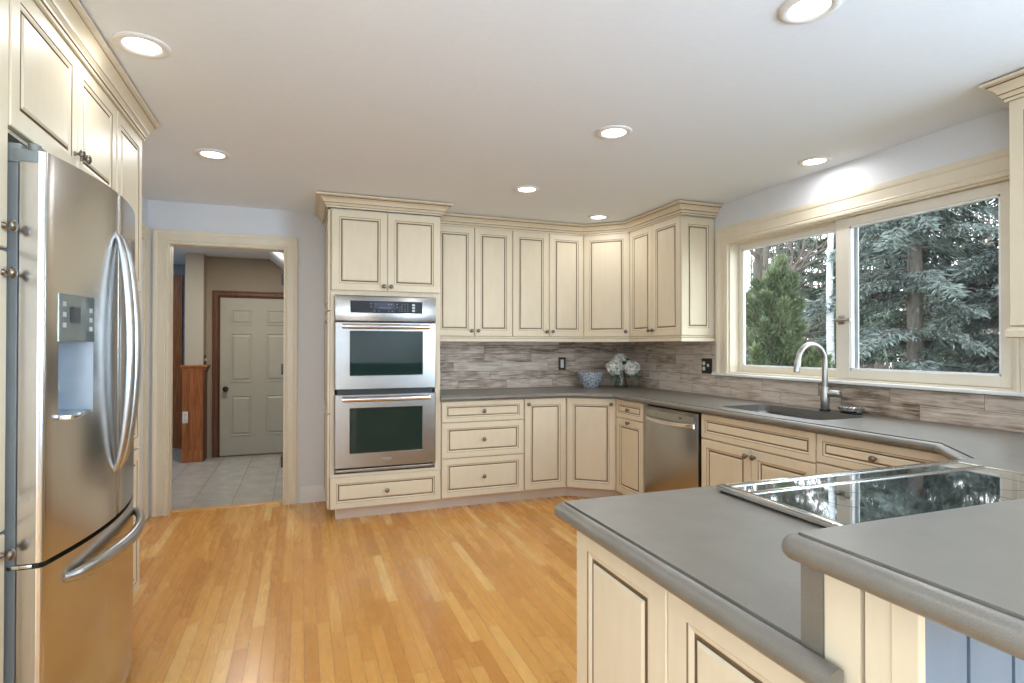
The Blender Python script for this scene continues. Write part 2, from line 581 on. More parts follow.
        if parent:
            o.parent = parent
            ORG[o.name] = tuple(org)
        return o


def tag(o, label=None, cat=None, group=None, kind=None):
    if label: o['label'] = label
    if cat: o['category'] = cat
    if group: o['group'] = group
    if kind: o['kind'] = kind
    return o


def thing(name, label, cat, loc, group=None):
    o = bpy.data.objects.new(name, None)
    o.empty_display_size = 0.05
    COL.objects.link(o)
    o.location = loc
    ORG[o.name] = tuple(loc)
    return tag(o, label, cat, group)


def struct(mb, name, mats, parent=None, smooth=0):
    o = mb.build(name, mats, parent, smooth)
    o['kind'] = 'structure'
    return o


def Fr(ox, oy, ux, uy, nx, ny):
    return lambda u, v, n: (ox + u * ux + n * nx, oy + u * uy + n * ny, v)


def FB(d): return Fr(0, -d, 1, 0, 0, -1)          # back wall run: u = x
def FRt(d): return Fr(-d, 0, 0, 1, -1, 0)         # window wall run: u = y
def FL(x): return Fr(x, 0, 0, 1, 1, 0)            # fridge run: u = y


def diag(p0, p1):
    p0, p1 = Vector(p0), Vector(p1)
    d = (p1 - p0).normalized()
    n = Vector((d.y, -d.x))
    return Fr(p0.x, p0.y, d.x, d.y, n.x, n.y), (p1 - p0).length


def knob(F, u, v, n, parent, name='knob'):
    o = Vector(F(u, v, n))
    ax = Vector(F(u, v, n + 1)) - o
    prof = [(0.0085, 0.0), (0.0085, 0.003), (0.0055, 0.006), (0.005, 0.012), (0.008, 0.015), (0.0145, 0.018), (0.0165, 0.022), (0.0155, 0.027), (0.010, 0.031), (0.004, 0.0325), (0.0, 0.0327)]
    return MB().lathe(prof, o, ax, 16).build(name, 'pewter', parent, 50)


TH = 0.020


def front(parent, F, u0, u1, v0, v1, name='cabinet_door', w_=0.056, kn=None, kname='knob', n0=0.0):
    """raised-panel front with brown glaze lines; carcass face at n0"""
    t = n0 + TH
    k_ = min(w_ / 0.056, 1.0)
    prof = [(0.0, n0 + 0.0012, 1), (0.0, n0 + 0.004, 0), (0.0, t - 0.003, 0), (0.003, t, 0), (w_ - 0.004, t, 1), (w_ - 0.0015, t - 0.0025, 0), (w_ + 0.004 * k_, t - 0.004, 0), (w_ + 0.010 * k_, t - 0.007, 1),
            (w_ + 0.0115 * k_, t - 0.0105, 1), (w_ + 0.0175 * k_, t - 0.0105, 1), (w_ + 0.019 * k_, t - 0.006, 0), (w_ + 0.026 * k_, t - 0.0015, 0), (w_ + 0.029 * k_, t - 0.0015, 0)]
    o = MB().rings(F, u0, u1, v0, v1, prof).build(name, ['cream', 'glaze'], parent)
    if kn:
        knob(F, kn[0], kn[1], t, o, kname)
    return o


CROWN = [(0, 2.336), (0.012, 2.336), (0.012, 2.348), (0.017, 2.351), (0.020, 2.358), (0.026, 2.362), (0.031, 2.366), (0.031, 2.371), (0.036, 2.380), (0.046, 2.391), (0.060, 2.400),
         (0.066, 2.402), (0.066, 2.407), (0.078, 2.410), (0.084, 2.414), (0.084, 2.424), (0, 2.424)]
CROWNM = [0] * 17
CROWNM[2] = 1
CROWNM[6] = 1
CROWNM[11] = 1
CROWNM[15] = 1

# ================================================================== ROOM SHELL
CEIL = 2.43
YR = -8.2           # wall behind the camera
XL = -4.215         # left wall near the doorway
XA = -4.52          # wall behind the fridge run

struct(MB().box(-4.9, 0.12, YR - 0.12, 0.06, -0.1, 0.0), 'floor', 'oak')
struct(MB().box(-4.9, 0.12, YR - 0.12, 0.12, CEIL, CEIL + 0.1), 'ceiling', 'ceil')
DX0, DX1, DZ = -4.082, -3.226, 2.118
mb = MB()
mb.box(DX1, 0.12, 0, 0.12, 0, CEIL)
mb.box(-4.9, DX0, 0, 0.12, 0, CEIL)
mb.box(DX0, DX1, 0, 0.12, DZ, CEIL)
struct(mb, 'wall_back', 'wall')
WY0, WY1, WZ0, WZ1 = -1.515, -3.392, 1.098, 2.112
mb = MB()
mb.box(0, 0.12, -5.4, WY1, 0, CEIL).box(0, 0.12, YR, -7.4, 0, CEIL).box(0, 0.12, -7.4, -5.4, 0, 0.8).box(0, 0.12, -7.4, -5.4, 2.15, CEIL)
mb.box(0, 0.12, WY0, 0, 0, CEIL)
mb.box(0, 0.12, WY1, WY0, 0, WZ0)
mb.box(0, 0.12, WY1, WY0, WZ1, CEIL)
struct(mb, 'wall_right', 'wall')
struct(MB().box(XL - 0.1, XL, -1.725, 0, 0, CEIL), 'wall_left', 'wall')
mb = MB()
mb.box(XA - 0.12, XA, -1.725, -5.6, 0, CEIL).box(XA - 0.12, XA, -7.2, YR, 0, CEIL).box(XA - 0.12, XA, -5.6, -7.2, 0, 0.8).box(XA - 0.12, XA, -5.6, -7.2, 2.15, CEIL)
mb.box(XA, XL - 0.1, -1.725, -1.73, 0, CEIL)
struct(mb, 'wall_left_alcove', 'wall')
mb = MB()
mb.box(-4.9, -4.3, YR - 0.12, YR, 0, CEIL).box(-3.1, 0.12, YR - 0.12, YR, 0, CEIL).box(-4.3, -3.1, YR - 0.12, YR, 2.25, CEIL)
struct(mb, 'wall_rear', 'wall')
# unseen patio doors behind the camera, and two side windows added for daylight
mb = MB()
for a, b in ((-4.3, -3.7), (-3.7, -3.1)):
    mb.box(a, a + 0.09, YR - 0.09, YR - 0.03, 0, 2.25).box(b - 0.09, b, YR - 0.09, YR - 0.03, 0, 2.25).box(a, b, YR - 0.09, YR - 0.03, 2.16, 2.25).box(a, b, YR - 0.09, YR - 0.03, 0, 0.12)
    mb.box(a, b, YR - 0.08, YR - 0.04, 1.05, 1.09)
o = struct(mb, 'door_3', 'sash')
struct(MB().box(-4.21, -3.19, YR - 0.065, YR - 0.06, 0.12, 2.16), 'door_glass', 'pane', o)
mb = MB()
for a, b in ((-7.2, -6.4), (-6.4, -5.6)):
    mb.box(XA - 0.09, XA - 0.03, a, a + 0.06, 0.8, 2.15).box(XA - 0.09, XA - 0.03, b - 0.06, b, 0.8, 2.15).box(XA - 0.09, XA - 0.03, a, b, 0.8, 0.86).box(XA - 0.09, XA - 0.03, a, b, 2.09, 2.15)
    mb.box(XA - 0.08, XA - 0.04, a, b, 1.45, 1.48)
o = struct(mb, 'added_window_left', 'sash')
struct(MB().box(XA - 0.065, XA - 0.06, -7.14, -5.66, 0.86, 2.09), 'window_pane', 'pane', o)
mb = MB()
for a, b in ((-7.4, -6.4), (-6.4, -5.4)):
    mb.box(0.03, 0.09, a, a + 0.06, 0.8, 2.15).box(0.03, 0.09, b - 0.06, b, 0.8, 2.15).box(0.03, 0.09, a, b, 0.8, 0.86).box(0.03, 0.09, a, b, 2.09, 2.15)
    mb.box(0.04, 0.08, a, b, 1.45, 1.48)
o = struct(mb, 'added_window_right', 'sash')
struct(MB().box(0.060, 0.065, -7.34, -5.46, 0.86, 2.09), 'window_pane', 'pane', o)

# wood-look tile on the walls above the counter
struct(MB().box(-2.073, -0.011, -0.010, -0.0005, 0.915, 1.349), 'wall_back_tiles', 'tilewood')
mb = MB()
mb.box(-0.010, -0.0005, -1.383, -0.0005, 0.915, 1.349)
mb.box(-0.010, -0.0005, -4.49, -1.383, 0.915, 1.078)
mb.box(-0.010, -0.0005, -4.49, -3.556, 1.078, 1.349)
struct(mb, 'wall_right_tiles', 'tilewood')

# doorway: casing, jambs, hinges
mb = MB()
CAS = [(0, 0), (0.0, 0.017), (0.014, 0.020), (0.022, 0.013), (0.030, 0.017), (0.042, 0.012), (0.090, 0.014), (0.098, 0.020), (0.118, 0.024), (0.128, 0.022), (0.130, 0)]


def casing(mb, F, u0, u1, vtop, vbot, mi=0, widths=CAS):
    """door or window casing round three sides of an opening (u0<u1): profile (outward distance, n)"""
    loops = []
    for d, n in widths:
        loops.append([F(u0 - d, vbot, n), F(u0 - d, vtop + d, n), F(u1 + d, vtop + d, n), F(u1 + d, vbot, n)])
    o = len(mb.v)
    for l in loops:
        mb.v += l
    K = len(loops)
    for i in range(K):
        j = (i + 1) % K
        for q in range(3):
            mb.f.append([o + 4 * i + q, o + 4 * i + q + 1, o + 4 * j + q + 1, o + 4 * j + q]); mb.m.append(mi)
    mb.f.append([o + 4 * i for i in range(K)]); mb.m.append(mi)
    mb.f.append([o + 4 * i + 3 for i in range(K)]); mb.m.append(mi)


casing(mb, FB(0.0005), DX0 + 0.010, DX1 - 0.016, DZ - 0.014, 0.001, 0, [(d * 0.82, n) for d, n in CAS])
mb.box(DX0, DX0 + 0.018, 0.0, 0.125, 0.001, DZ).box(DX1 - 0.018, DX1, 0.0, 0.125, 0.001, DZ).box(DX0, DX1, 0.0, 0.125, DZ - 0.018, DZ)
mb.box(DX0 + 0.018, DX0 + 0.022, 0.05, 0.085, 0.001, DZ - 0.018)
door1 = struct(mb, 'door_1', 'trimcream', smooth=30)
for z in (0.345, 1.115, 1.865):
    h = MB().box(DX1 - 0.036, DX1 - 0.0182, 0.035, 0.090, z - 0.045, z + 0.045).lathe([(0.007, -0.047), (0.007, 0.047)], (DX1 - 0.023, 0.095, z), n=10)
    struct(h, 'door_hinge', 'black', door1)
struct(MB().box(DX0 + 0.0225, DX1 - 0.0185, 0.0605, 0.12, -0.02, 0.006, bev=0.003), 'trim_1', 'oakstrip')

# second doorway on the wall beside the fridge, close to the corner
mb = MB()
casing(mb, FL(XL + 0.0005), -0.95, -0.145, 2.10, 0.001, 0, [(d * 0.78, n) for d, n in CAS])
door2 = struct(mb, 'door_2', 'trimcream', smooth=30)
struct(MB().rings(FL(XL), -0.945, -0.15, 0.01, 2.095, [(0, 0.001, 0), (0, 0.012, 0), (0.1, 0.012, 0), (0.11, 0.006, 0), (0.14, 0.012, 0)]), 'door_leaf', 'white', door2)


def base(name, F, u0, u1):
    struct(MB().fbox(F, u0, u1, 0.001, 0.115, 0.0005, 0.013).fbox(F, u0, u1, 0.115, 0.136, 0.0005, 0.008), name, 'white')


base('baseboard_back', FB(0), -3.110, -2.908)
base('baseboard_left', FL(XL), -1.72, -1.055)
base('baseboard_right', FRt(0), -8.1, -4.95)

# ---- hall beyond the doorway
HY = 2.42
struct(MB().box(-6.0, -2.9, 0.0605, 3.4, -0.1, -0.001), 'floor_hall', 'halltile')
struct(MB().box(-6.0, -2.9, 0.12, 3.4, 2.36, 2.45), 'ceiling_hall', 'ceil')
HX0, HX1 = -4.002, -3.30      # hall door leaf
mb = MB().box(-4.15, -2.9, HY + 0.032, HY + 0.12, 0, 2.36).box(-4.15, HX0 - 0.01, HY, HY + 0.032, 0, 2.36).box(HX1 + 0.15, -2.9, HY, HY + 0.032, 0, 2.36).box(HX0 - 0.01, HX1 + 0.15, HY, HY + 0.032, 1.89, 2.36)
struct(mb, 'wall_hall_back', 'taupe')
struct(MB().box(-2.95, -2.83, 0.12, 3.4, 0, 2.36), 'wall_hall_right', 'taupe')
struct(MB().box(-6.0, -2.9, 3.3, 3.4, 0, 2.45), 'wall_hall_far', 'bluewall')
struct(MB().box(-6.1, -6.0, 0.0, 3.4, 0, 2.45), 'wall_hall_left', 'bluewall')
struct(MB().box(-6.1, -4.9, 0.0, 0.12, 0, 2.45), 'wall_hall_front', 'bluewall')
area('hall_fill', (-3.62, 1.2, 2.34), (0, 0, -1), 0.25, 0, 15.0, (1.0, 0.92, 0.82), 'DISK', 180)  # added fill to brighten the hall, no fixture modelled
area('hall_room_fill', (-5.1, 2.2, 2.34), (0, 0, -1), 0.25, 0, 9.0, DAY_COL, 'DISK', 180)  # second added fill, for the room off the hall
struct(MB().add([(-3.47, 0.5, 2.359), (-2.951, 0.5, 2.359), (-2.951, 0.5, 1.95), (-3.47, 2.419, 2.359), (-2.951, 2.419, 2.359), (-2.951, 2.419, 1.95)], [(0, 1, 2), (3, 5, 4), (0, 3, 4, 1), (1, 4, 5, 2), (0, 2, 5, 3)]), 'ceiling_hall_slope', 'ceil')
SX0, SX1, SY = -4.335, -4.152, 2.22
struct(MB().box(SX0, SX1, SY, HY, 1.09, 2.36), 'wall_hall_stub', ['beige'])
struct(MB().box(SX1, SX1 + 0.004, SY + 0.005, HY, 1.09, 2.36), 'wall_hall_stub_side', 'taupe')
mb = MB().box(SX0 - 0.02, SX1 + 0.0, SY - 0.015, HY, 0.0, 1.065)
mb.box(SX0 - 0.045, SX1 + 0.05, SY - 0.04, HY - 0.001, 1.065, 1.09, bev=0.004)
mb.box(SX0 - 0.03, SX1 + 0.03, SY - 0.025, HY - 0.001, 1.035, 1.065)
mb.box(SX0 + 0.045, SX0 + 0.115, SY - 0.03, SY - 0.015, 0.14, 1.035)
mb.box(SX0 - 0.025, SX1 + 0.004, SY - 0.036, SY - 0.015, 0.0, 0.14)
struct(mb, 'trim_2', 'redwood')
mb = MB()
for k_ in range(4):
    y0 = SY - 0.012 + k_ * 0.052
    mb.box(SX1, SX1 + 0.018, y0, y0 + 0.046, 0.0, 1.034)
struct(mb, 'trim_3', 'darkwood')
# hall door with dark casing
mb = MB()
casing(mb, FB(-HY + 0.0005), HX0, HX1 + 0.14, 1.882, 0.001, 0, [(d * 0.62, n) for d, n in CAS])
d4 = struct(mb, 'door_4', 'darkwood', smooth=30)
F = FB(-HY)
mb = MB()
mb.fbox(F, HX0, HX1 + 0.14, 0.012, 1.88, -0.03, 0.004)
leafw = 0.84
PR = [(0, 0.0042, 0), (0.0, 0.012, 0), (0.010, 0.012, 0), (0.016, 0.0046, 0), (0.024, 0.0046, 0), (0.042, 0.013, 0), (0.048, 0.013, 0)]
for u0, u1 in ((0.105, 0.345), (0.495, 0.735)):
    for v0, v1 in ((0.24, 0.72), (0.88, 1.46), (1.56, 1.74)):
        mb.rings(F, HX0 + u0, HX0 + u1, v0, v1, PR)
leaf4 = struct(mb, 'door_leaf', 'greydoor', d4)
struct(MB().lathe([(0.028, 0), (0.028, 0.006), (0.012, 0.010), (0.010, 0.03), (0.027, 0.038), (0.031, 0.052), (0.024, 0.066), (0, 0.07)], F(HX0 + 0.062, 0.80, 0.004), (0, -1, 0), 18), 'door_knob', 'bronze', d4, 40)
# wood casing on the far hall wall and light switch plates
struct(MB().box(-4.72, -4.545, 3.27, 3.299, 0.0, 2.22), 'trim_4', 'redwood')
struct(MB().box(-4.56, -4.36, 3.20, 3.299, 0.0, 1.05), 'trim_5', 'redwood')
F = FB(-(SY - 0.015))
t = thing('wall_outlet', 'white outlet plate on the red-brown wood post in the hall', 'outlet', (-4.325, SY - 0.016, 0.43))
MB().box(-4.352, -4.298, SY - 0.022, SY - 0.0155, 0.44, 0.57, bev=0.002).build('cover_plate', 'white', t)
MB().box(-4.338, -4.312, SY - 0.025, SY - 0.0222, 0.455, 0.495, bev=0.003).box(-4.338, -4.312, SY - 0.025, SY - 0.0222, 0.515, 0.555, bev=0.003).build('socket', 'switch', t)
for i, (yy, lab) in enumerate(((2.26, 'small dark switch above the hall wood cap, the one closer to the kitchen'), (2.36, 'small dark switch above the hall wood cap, the one beside the dark door casing'))):
    t = thing('light_switch', lab, 'switch', (SX1 + 0.0045, yy, 1.12))
    MB().box(SX1 + 0.0045, SX1 + 0.009, yy - 0.03, yy + 0.03, 1.10, 1.20, bev=0.0015).build('cover_plate', 'bronze', t)
    MB().box(SX1 + 0.0092, SX1 + 0.018, yy - 0.008, yy + 0.008, 1.135, 1.165, bev=0.002).build('toggle', 'pale', t)

# ================================================================== KITCHEN WINDOW
mb = MB()
F = FRt(0.0005)
casing(mb, F, WY1 - 0.001, WY0 + 0.001, WZ1 - 0.004, 1.1005)
JX = 0.115
# jamb lining
mb.box(0.0, JX, WY0 - 0.012, WY0 - 0.0005, WZ0 + 0.002, WZ1 - 0.0005).box(0.0, JX, WY1 + 0.0005, WY1 + 0.012, WZ0 + 0.002, WZ1 - 0.0005)
mb.box(0.0, JX, WY1 + 0.012, WY0 - 0.012, WZ1 - 0.014, WZ1 - 0.0005).box(0.0, JX, WY1 + 0.012, WY0 - 0.012, WZ0 + 0.002, WZ0 + 0.012)
mb.box(0.0735, 0.0775, WY1 + 0.012, WY0 - 0.012, WZ1 - 0.028, WZ1 - 0.014).box(0.0735, 0.0775, WY1 + 0.012, WY0 - 0.012, WZ0 + 0.012, WZ0 + 0.018)
win = struct(mb, 'window_1', 'trimcream', smooth=30)
struct(MB().box(-0.046, 0.012, WY1 - 0.150, WY0 + 0.150, 1.080, 1.0995, bev=0.005), 'window_sill', 'white', win)


def sash(y0, y1, z0, z1, x0, x1, fw_, wb, fr_, ft_):
    mb = MB()
    mb.box(x0, x1, y0, y0 - fw_, z0, z1, bev=0.003).box(x0, x1, y1 + fr_, y1, z0, z1, bev=0.003)
    mb.box(x0 + 0.0005, x1 - 0.0005, y0 - fw_ + 0.001, y1 + fr_ - 0.001, z1 - ft_, z1 - 0.0005, bev=0.003).box(x0 + 0.0005, x1 - 0.0005, y0 - fw_ + 0.001, y1 + fr_ - 0.001, z0 + 0.0005, z0 + wb, bev=0.003)
    o = struct(mb, 'sash', 'sash', win)
    xm = (x0 + x1) / 2
    a, b, c_, d = y0 - fw_, y1 + fr_, z0 + wb, z1 - ft_
    gb = MB()
    for (ya, yb, za, zb) in ((a, a - 0.010, c_, d), (b, b + 0.010, c_, d), (a, b, c_, c_ + 0.010), (a, b, d - 0.010, d)):
        gb.box(x0 + 0.006, x1 - 0.006, ya, yb, za, zb)
    struct(gb, 'glazing_bead', 'beadw', o)
    struct(MB().box(xm - 0.002, xm + 0.002, a - 0.001, b + 0.001, c_ + 0.001, d - 0.001), 'window_pane', 'pane', o)
    return o


M['beadw'] = noisy('white_glazing_bead', (0.80, 0.82, 0.84), (0.84, 0.86, 0.88), 0.3, 20)
M['vinyl'] = noisy('grey_vinyl', (0.50, 0.53, 0.55), (0.55, 0.58, 0.60), 0.35, 20)
sash(-1.5285, -2.490, WZ0 + 0.013, WZ1 - 0.015, 0.082, 0.114, 0.036, 0.047, 0.060, 0.044)
s2 = sash(-2.424, -3.362, WZ0 + 0.013, WZ1 - 0.015, 0.033, 0.070, 0.093, 0.056, 0.046, 0.056)
# grey track strips at the meeting stile behind the second sash
struct(MB().box(0.0725, 0.0800, -2.475, -2.545, WZ0 + 0.02, WZ1 - 0.02), 'meeting_strip', 'vinyl', win)
lt = MB().box(0.025, 0.0325, -2.445, -2.485, 1.445, 1.500, bev=0.003)
lt.lathe([(0.013, 0), (0.013, 0.02), (0.009, 0.024), (0, 0.025)], (0.027, -2.452, 1.472), (-1, 0, 0), 14)
lt.tube([(0.011, -2.425, 1.470), (0.007, -2.46, 1.471), (0.005, -2.51, 1.470), (0.008, -2.545, 1.470)], [0.007, 0.008, 0.0065, 0.008], 10)
struct(lt, 'window_latch', 'nickel', win, 40)

# ================================================================== OVEN CABINET
X0, X1 = -2.904, -2.074
t = thing('oven_cabinet', 'tall cream cabinet housing the double wall oven', 'cabinet', ((X0 + X1) / 2, -0.3, 0))
F = FB(0.632)
mb = MB()
mb.box(X0, X0 + 0.02, -0.632, -0.004, 0.095, 2.336).box(X1 - 0.02, X1, -0.632, -0.004, 0.095, 2.336)
mb.box(X0 + 0.02, X1 - 0.02, -0.632, -0.02, 1.692, 2.336).box(X0 + 0.02, X1 - 0.02, -0.632, -0.02, 0.095, 0.352).box(X0 + 0.02, X1 - 0.02, -0.02, -0.004, 0.095, 2.336)
mb.box(X0 + 0.02, X0 + 0.030, -0.632, -0.60, 0.352, 1.692).box(X1 - 0.040, X1 - 0.02, -0.632, -0.60, 0.352, 1.692)
mb.build('cabinet_body', 'cream', t)
MB().box(X0 + 0.042, X1 + 0.0, -0.560, -0.01, 0.0005, 0.094).build('toe_kick', 'toe', t)
front(t, F, X0 + 0.008, -2.4905, 1.726, 2.326, kn=(-2.516, 1.762))
front(t, F, -2.4875, X1 - 0.004, 1.726, 2.326, kn=(-2.462, 1.762))
front(t, F, X0 + 0.0, X1 - 0.002, 0.099, 0.330, 'drawer_front', w_=0.048, kn=(-2.489, 0.212))
# applied end panels on the open side
FS = Fr(X0, 0, 0, -1, -1, 0)
for v0, v1 in ((0.10, 0.80), (0.81, 1.565), (1.575, 2.326)):
    front(t, FS, 0.02, 0.63, v0, v1, 'end_panel', n0=-0.0005)
mb = MB().sweep([(X0 - 0.02, -0.004), (X0 - 0.02, -0.6525), (X1, -0.6525), (X1, -0.426)], CROWN, segmats=CROWNM)
mb.build('crown_molding', ['cream', 'glaze'], t, 30)

# ---- double wall oven
t = thing('double_wall_oven', 'stainless double wall oven with black control panel', 'oven', (-2.4965, -0.62, 0.36))
OX0, OX1 = -2.873, -2.115
mb = MB().box(OX0 + 0.02, OX1 - 0.02, -0.625, -0.06, 0.362, 1.685)
mb.build('oven_housing', 'black', t)
mb = MB().box(OX0, OX1, -0.662, -0.634, 1.497, 1.686, bev=0.004)
cp = mb.build('control_fascia', 'steel', t, 30)
mb = MB().box(-2.764, -2.222, -0.6655, -0.6622, 1.558, 1.650, bev=0.001)
mb.build('control_panel', 'panelblack', cp)
MB().box(-2.592, -2.436, -0.667, -0.6657, 1.588, 1.640).build('display', 'display', cp)
for i in range(3):
    MB().box(-2.303, -2.281, -0.667, -0.6657, 1.573 + i * 0.022, 1.588 + i * 0.022).build('start_key', 'pale', cp)
keys = [(-2.384 + i * 0.022, 1.573 + j * 0.018, 0.008) for i in range(3) for j in range(4)]
keys += [(xx, zz, 0.012) for xx in (-2.618, -2.424) for zz in (1.602, 1.625)]
keys += [(xx, 1.571, 0.009) for xx in (-2.59, -2.56, -2.486, -2.458)]
for xx, zz, ww in keys:
    MB().box(xx, xx + ww, -0.667, -0.6657, zz, zz + 0.006).build('touch_key', 'dimprint', cp)
bt = MB()
for i, xx in enumerate((-2.487, -2.476, -2.462)):
    bt.box(xx, xx + 0.006, -0.6678, -0.6671, 1.620, 1.630)
bt.box(-2.553, -2.462, -0.6678, -0.6671, 1.5975, 1.6005)
bt.build('readout', 'dimprint', cp)
for z0, z1, g0, g1 in ((0.983, 1.488, 1.088, 1.420), (0.400, 0.945, 0.507, 0.842)):
    Fo = FB(0.634)
    gx0, gx1 = -2.764, -2.221
    dm = MB()
    # frame with window opening
    n0, n1 = 0.0, 0.034
    L0 = [(OX0, z0), (OX1, z0), (OX1, z1), (OX0, z1)]
    L1 = [(gx0, g0), (gx1, g0), (gx1, g1), (gx0, g1)]
    def lp(L, n, d=0.0):
        c0, c1 = (L[0][0] + L[1][0]) / 2, (L[0][1] + L[2][1]) / 2
        return [Fo(u + (d if u < c0 else -d), v + (d if v < c1 else -d), n) for u, v in L]
    loops = [lp(L0, n0), lp(L0, n1 - 0.005), lp(L0, n1, 0.005), lp(L1, n1, -0.004), lp(L1, n1 - 0.004), lp(L1, n0)]
    vs_ = [q for l in loops for q in l]
    fs_ = []
    for i in range(6):
        for j in range(4):
            a, b = 4 * i + j, 4 * i + (j + 1) % 4
            i2 = (i + 1) % 6
            fs_.append((a, b, 4 * i2 + (j + 1) % 4, 4 * i2 + j))
    dm.add(vs_, fs_)
    od = dm.build('oven_door', 'steel', t)
    MB().fbox(Fo, gx0 + 0.0005, gx1 - 0.0005, g0 + 0.0005, g1 - 0.0005, 0.012, 0.0285).build('oven_window', 'ovenglass', od)
    hz = z1 - 0.024 - 0.008
    pts = []
    for i in range(21):
        s = i / 20
        x = -2.822 + s * 0.652
        b = 0.048 + 0.012 * math.sin(math.pi * s)
        pts.append((x, -0.668 - b + 0.016, hz))
    hb = MB().tube(pts, 0.0185, 14, wdir=(0, 0, 1))
    for xx in (-2.800, -2.192):
        hb.tube([(xx, -0.667, hz), (xx, -0.705, hz)], 0.010, 10)
    hb.build('handle', 'steelpol', od, 40)
MB().box(-2.527, -2.457, -0.6695, -0.6682, 0.447, 0.463, bev=0.002).build('maker_badge', 'steeldk', od)
MB().box(OX0 + 0.006, OX1 - 0.006, -0.650, -0.634, 0.366, 0.386, bev=0.003).build('vent_trim', 'steel', t)

# ================================================================== WALL CABINETS
UF = 0.305
UZ0, UZ1, UT, UB = 1.395, 2.337, 2.336, 1.3935
BX = [-2.069, -1.3465]
BX2 = [-1.3455, -0.637]
DP0, DP1 = (-0.636, -0.3055), (-0.3055, -0.608)   # diagonal carcass face


def wall_cab(name, label, x0, x1):
    t = thing(name, label, 'cabinet', ((x0 + x1) / 2, -0.15, 1.39), 'wall cabinets')
    MB().box(x0, x1, -UF, -0.0105, 1.392, 2.4235).build('cabinet_body', 'cream', t)
    return t


t = wall_cab('wall_cabinet', 'two-door cream wall cabinet next to the tall oven cabinet', *BX)
F = FB(UF)
front(t, F, -2.052, -1.7005, UZ0, UZ1, kn=(-1.728, 1.442))
front(t, F, -1.6955, -1.3485, UZ0, UZ1, kn=(-1.668, 1.442))
t = wall_cab('wall_cabinet', 'two-door cream wall cabinet directly above the black light switch on the tiles', *BX2)
front(t, F, -1.3435, -0.9925, UZ0, UZ1, kn=(-1.020, 1.442))
front(t, F, -0.9875, -0.640, UZ0, UZ1, kn=(-0.960, 1.442))
# corner
t = thing('wall_cabinet', 'one-door cream corner wall cabinet set at an angle above the flowers', 'cabinet', (-0.3, -0.3, 1.39), 'wall cabinets')
MB().slab([(-0.6355, -0.0105), (-0.6355, -0.305), (-0.3055, -0.6075), (-0.0105, -0.6075), (-0.0105, -0.0105)], [], 1.392, 2.4235).build('cabinet_body', 'cream', t)
F, L = diag(DP0, DP1)
front(t, F, 0.012, L - 0.012, UZ0, UZ1, kn=(L - 0.042, 1.442))
# window-wall cabinet
YE = -1.344
t = thing('wall_cabinet', 'two-door cream wall cabinet with panelled end, beside the window', 'cabinet', (-0.15, -0.95, 1.39), 'wall cabinets')
MB().box(-UF, -0.0105, YE, -0.6085, 1.392, 2.4235).build('cabinet_body', 'cream', t)
F = FRt(UF)
front(t, F, -0.9615, -0.612, UZ0, UZ1, kn=(-0.934, 1.442))
front(t, F, YE + 0.003, -0.9645, UZ0, UZ1, kn=(-0.992, 1.442))
FE = Fr(0, YE, 1, 0, 0, -1)
front(t, FE, -0.325, -0.008, UZ0, UZ1 - 0.01, 'end_panel', w_=0.062, n0=-0.0005)
# continuous crown and light rail over these four
fo = 0.0205
DQ = Vector((DP1[0] - DP0[0], DP1[1] - DP0[1])).normalized()


def off_path(d):
    """front line offset d from the carcass faces, with mitred corners"""
    a = (-2.0725, -UF - d)
    n = Vector((DQ.y, -DQ.x))
    p = Vector(DP0) + n * d
    # with y=-UF-d
    t1 = (-UF - d - p.y) / DQ.y
    b = p + DQ * t1
    t2 = (-UF - d - p.x) / DQ.x
    c_ = p + DQ * t2
    return [a, (b.x, b.y), (c_.x, c_.y)]


pth = off_path(fo)
o = MB().sweep([pth[0], pth[1], pth[2], (-UF - fo, YE - fo), (-0.0015, YE - fo)], CROWN, segmats=CROWNM).build('crown_molding', ['cream', 'glaze'], None, 30)
tag(o, 'cream crown moulding stepping round the corner on top of the wall cabinets', 'molding')
pth = off_path(0.0225)
RAIL = [(0.0, 1.3455), (0.006, 1.349), (0.006, 1.375), (0.002, 1.379), (0.002, 1.3905), (-0.02, 1.3905), (-0.02, 1.3455)]
o = MB().sweep([pth[0], pth[1], pth[2], (-UF - 0.0225, YE - 0.0225), (-0.0115, YE - 0.0225)], RAIL, segmats=[0, 0, 1, 0, 0, 0, 0]).build('light_rail', ['cream', 'glaze'], None)
tag(o, 'thin cream rail under the wall cabinets above the tiles', 'molding')
# wall cabinet on the other side of the window
YB = -3.545
t = thing('wall_cabinet', 'cream wall cabinet at the edge of the picture, beyond the window', 'cabinet', (-0.15, -3.9, 1.39), 'wall cabinets')
MB().box(-UF, -0.0005, -4.35, YB, 1.392, 2.4235).build('cabinet_body', 'cream', t)
F = FRt(UF)
front(t, F, -3.946, YB - 0.002, UZ0, UZ1, kn=(-3.92, 1.442))
front(t, F, -4.348, -3.949, UZ0, UZ1, kn=(-3.975, 1.442))
# moulding path must keep its outward side: travel towards -y along the front, starting from the wall
PB = [(-UF - fo, -4.35), (-UF - fo, YB + 0.0), (-0.002, YB + 0.0)]


def sweep_left(path, prof):
    """same as sweep with outward on the left-hand side"""
    return MB().sweep(path, [(-n, z) for n, z in prof], segmats=CROWNM if len(prof) == 17 else None)


sweep_left(PB, [(n * 0.8, z) for n, z in CROWN]).build('crown_molding', ['cream', 'glaze'], t, 30)
sweep_left([(-UF - 0.0225, -4.35), (-UF - 0.0225, YB + 0.004), (-0.004, YB + 0.004)], RAIL).build('light_rail', ['cream', 'glaze'], t)

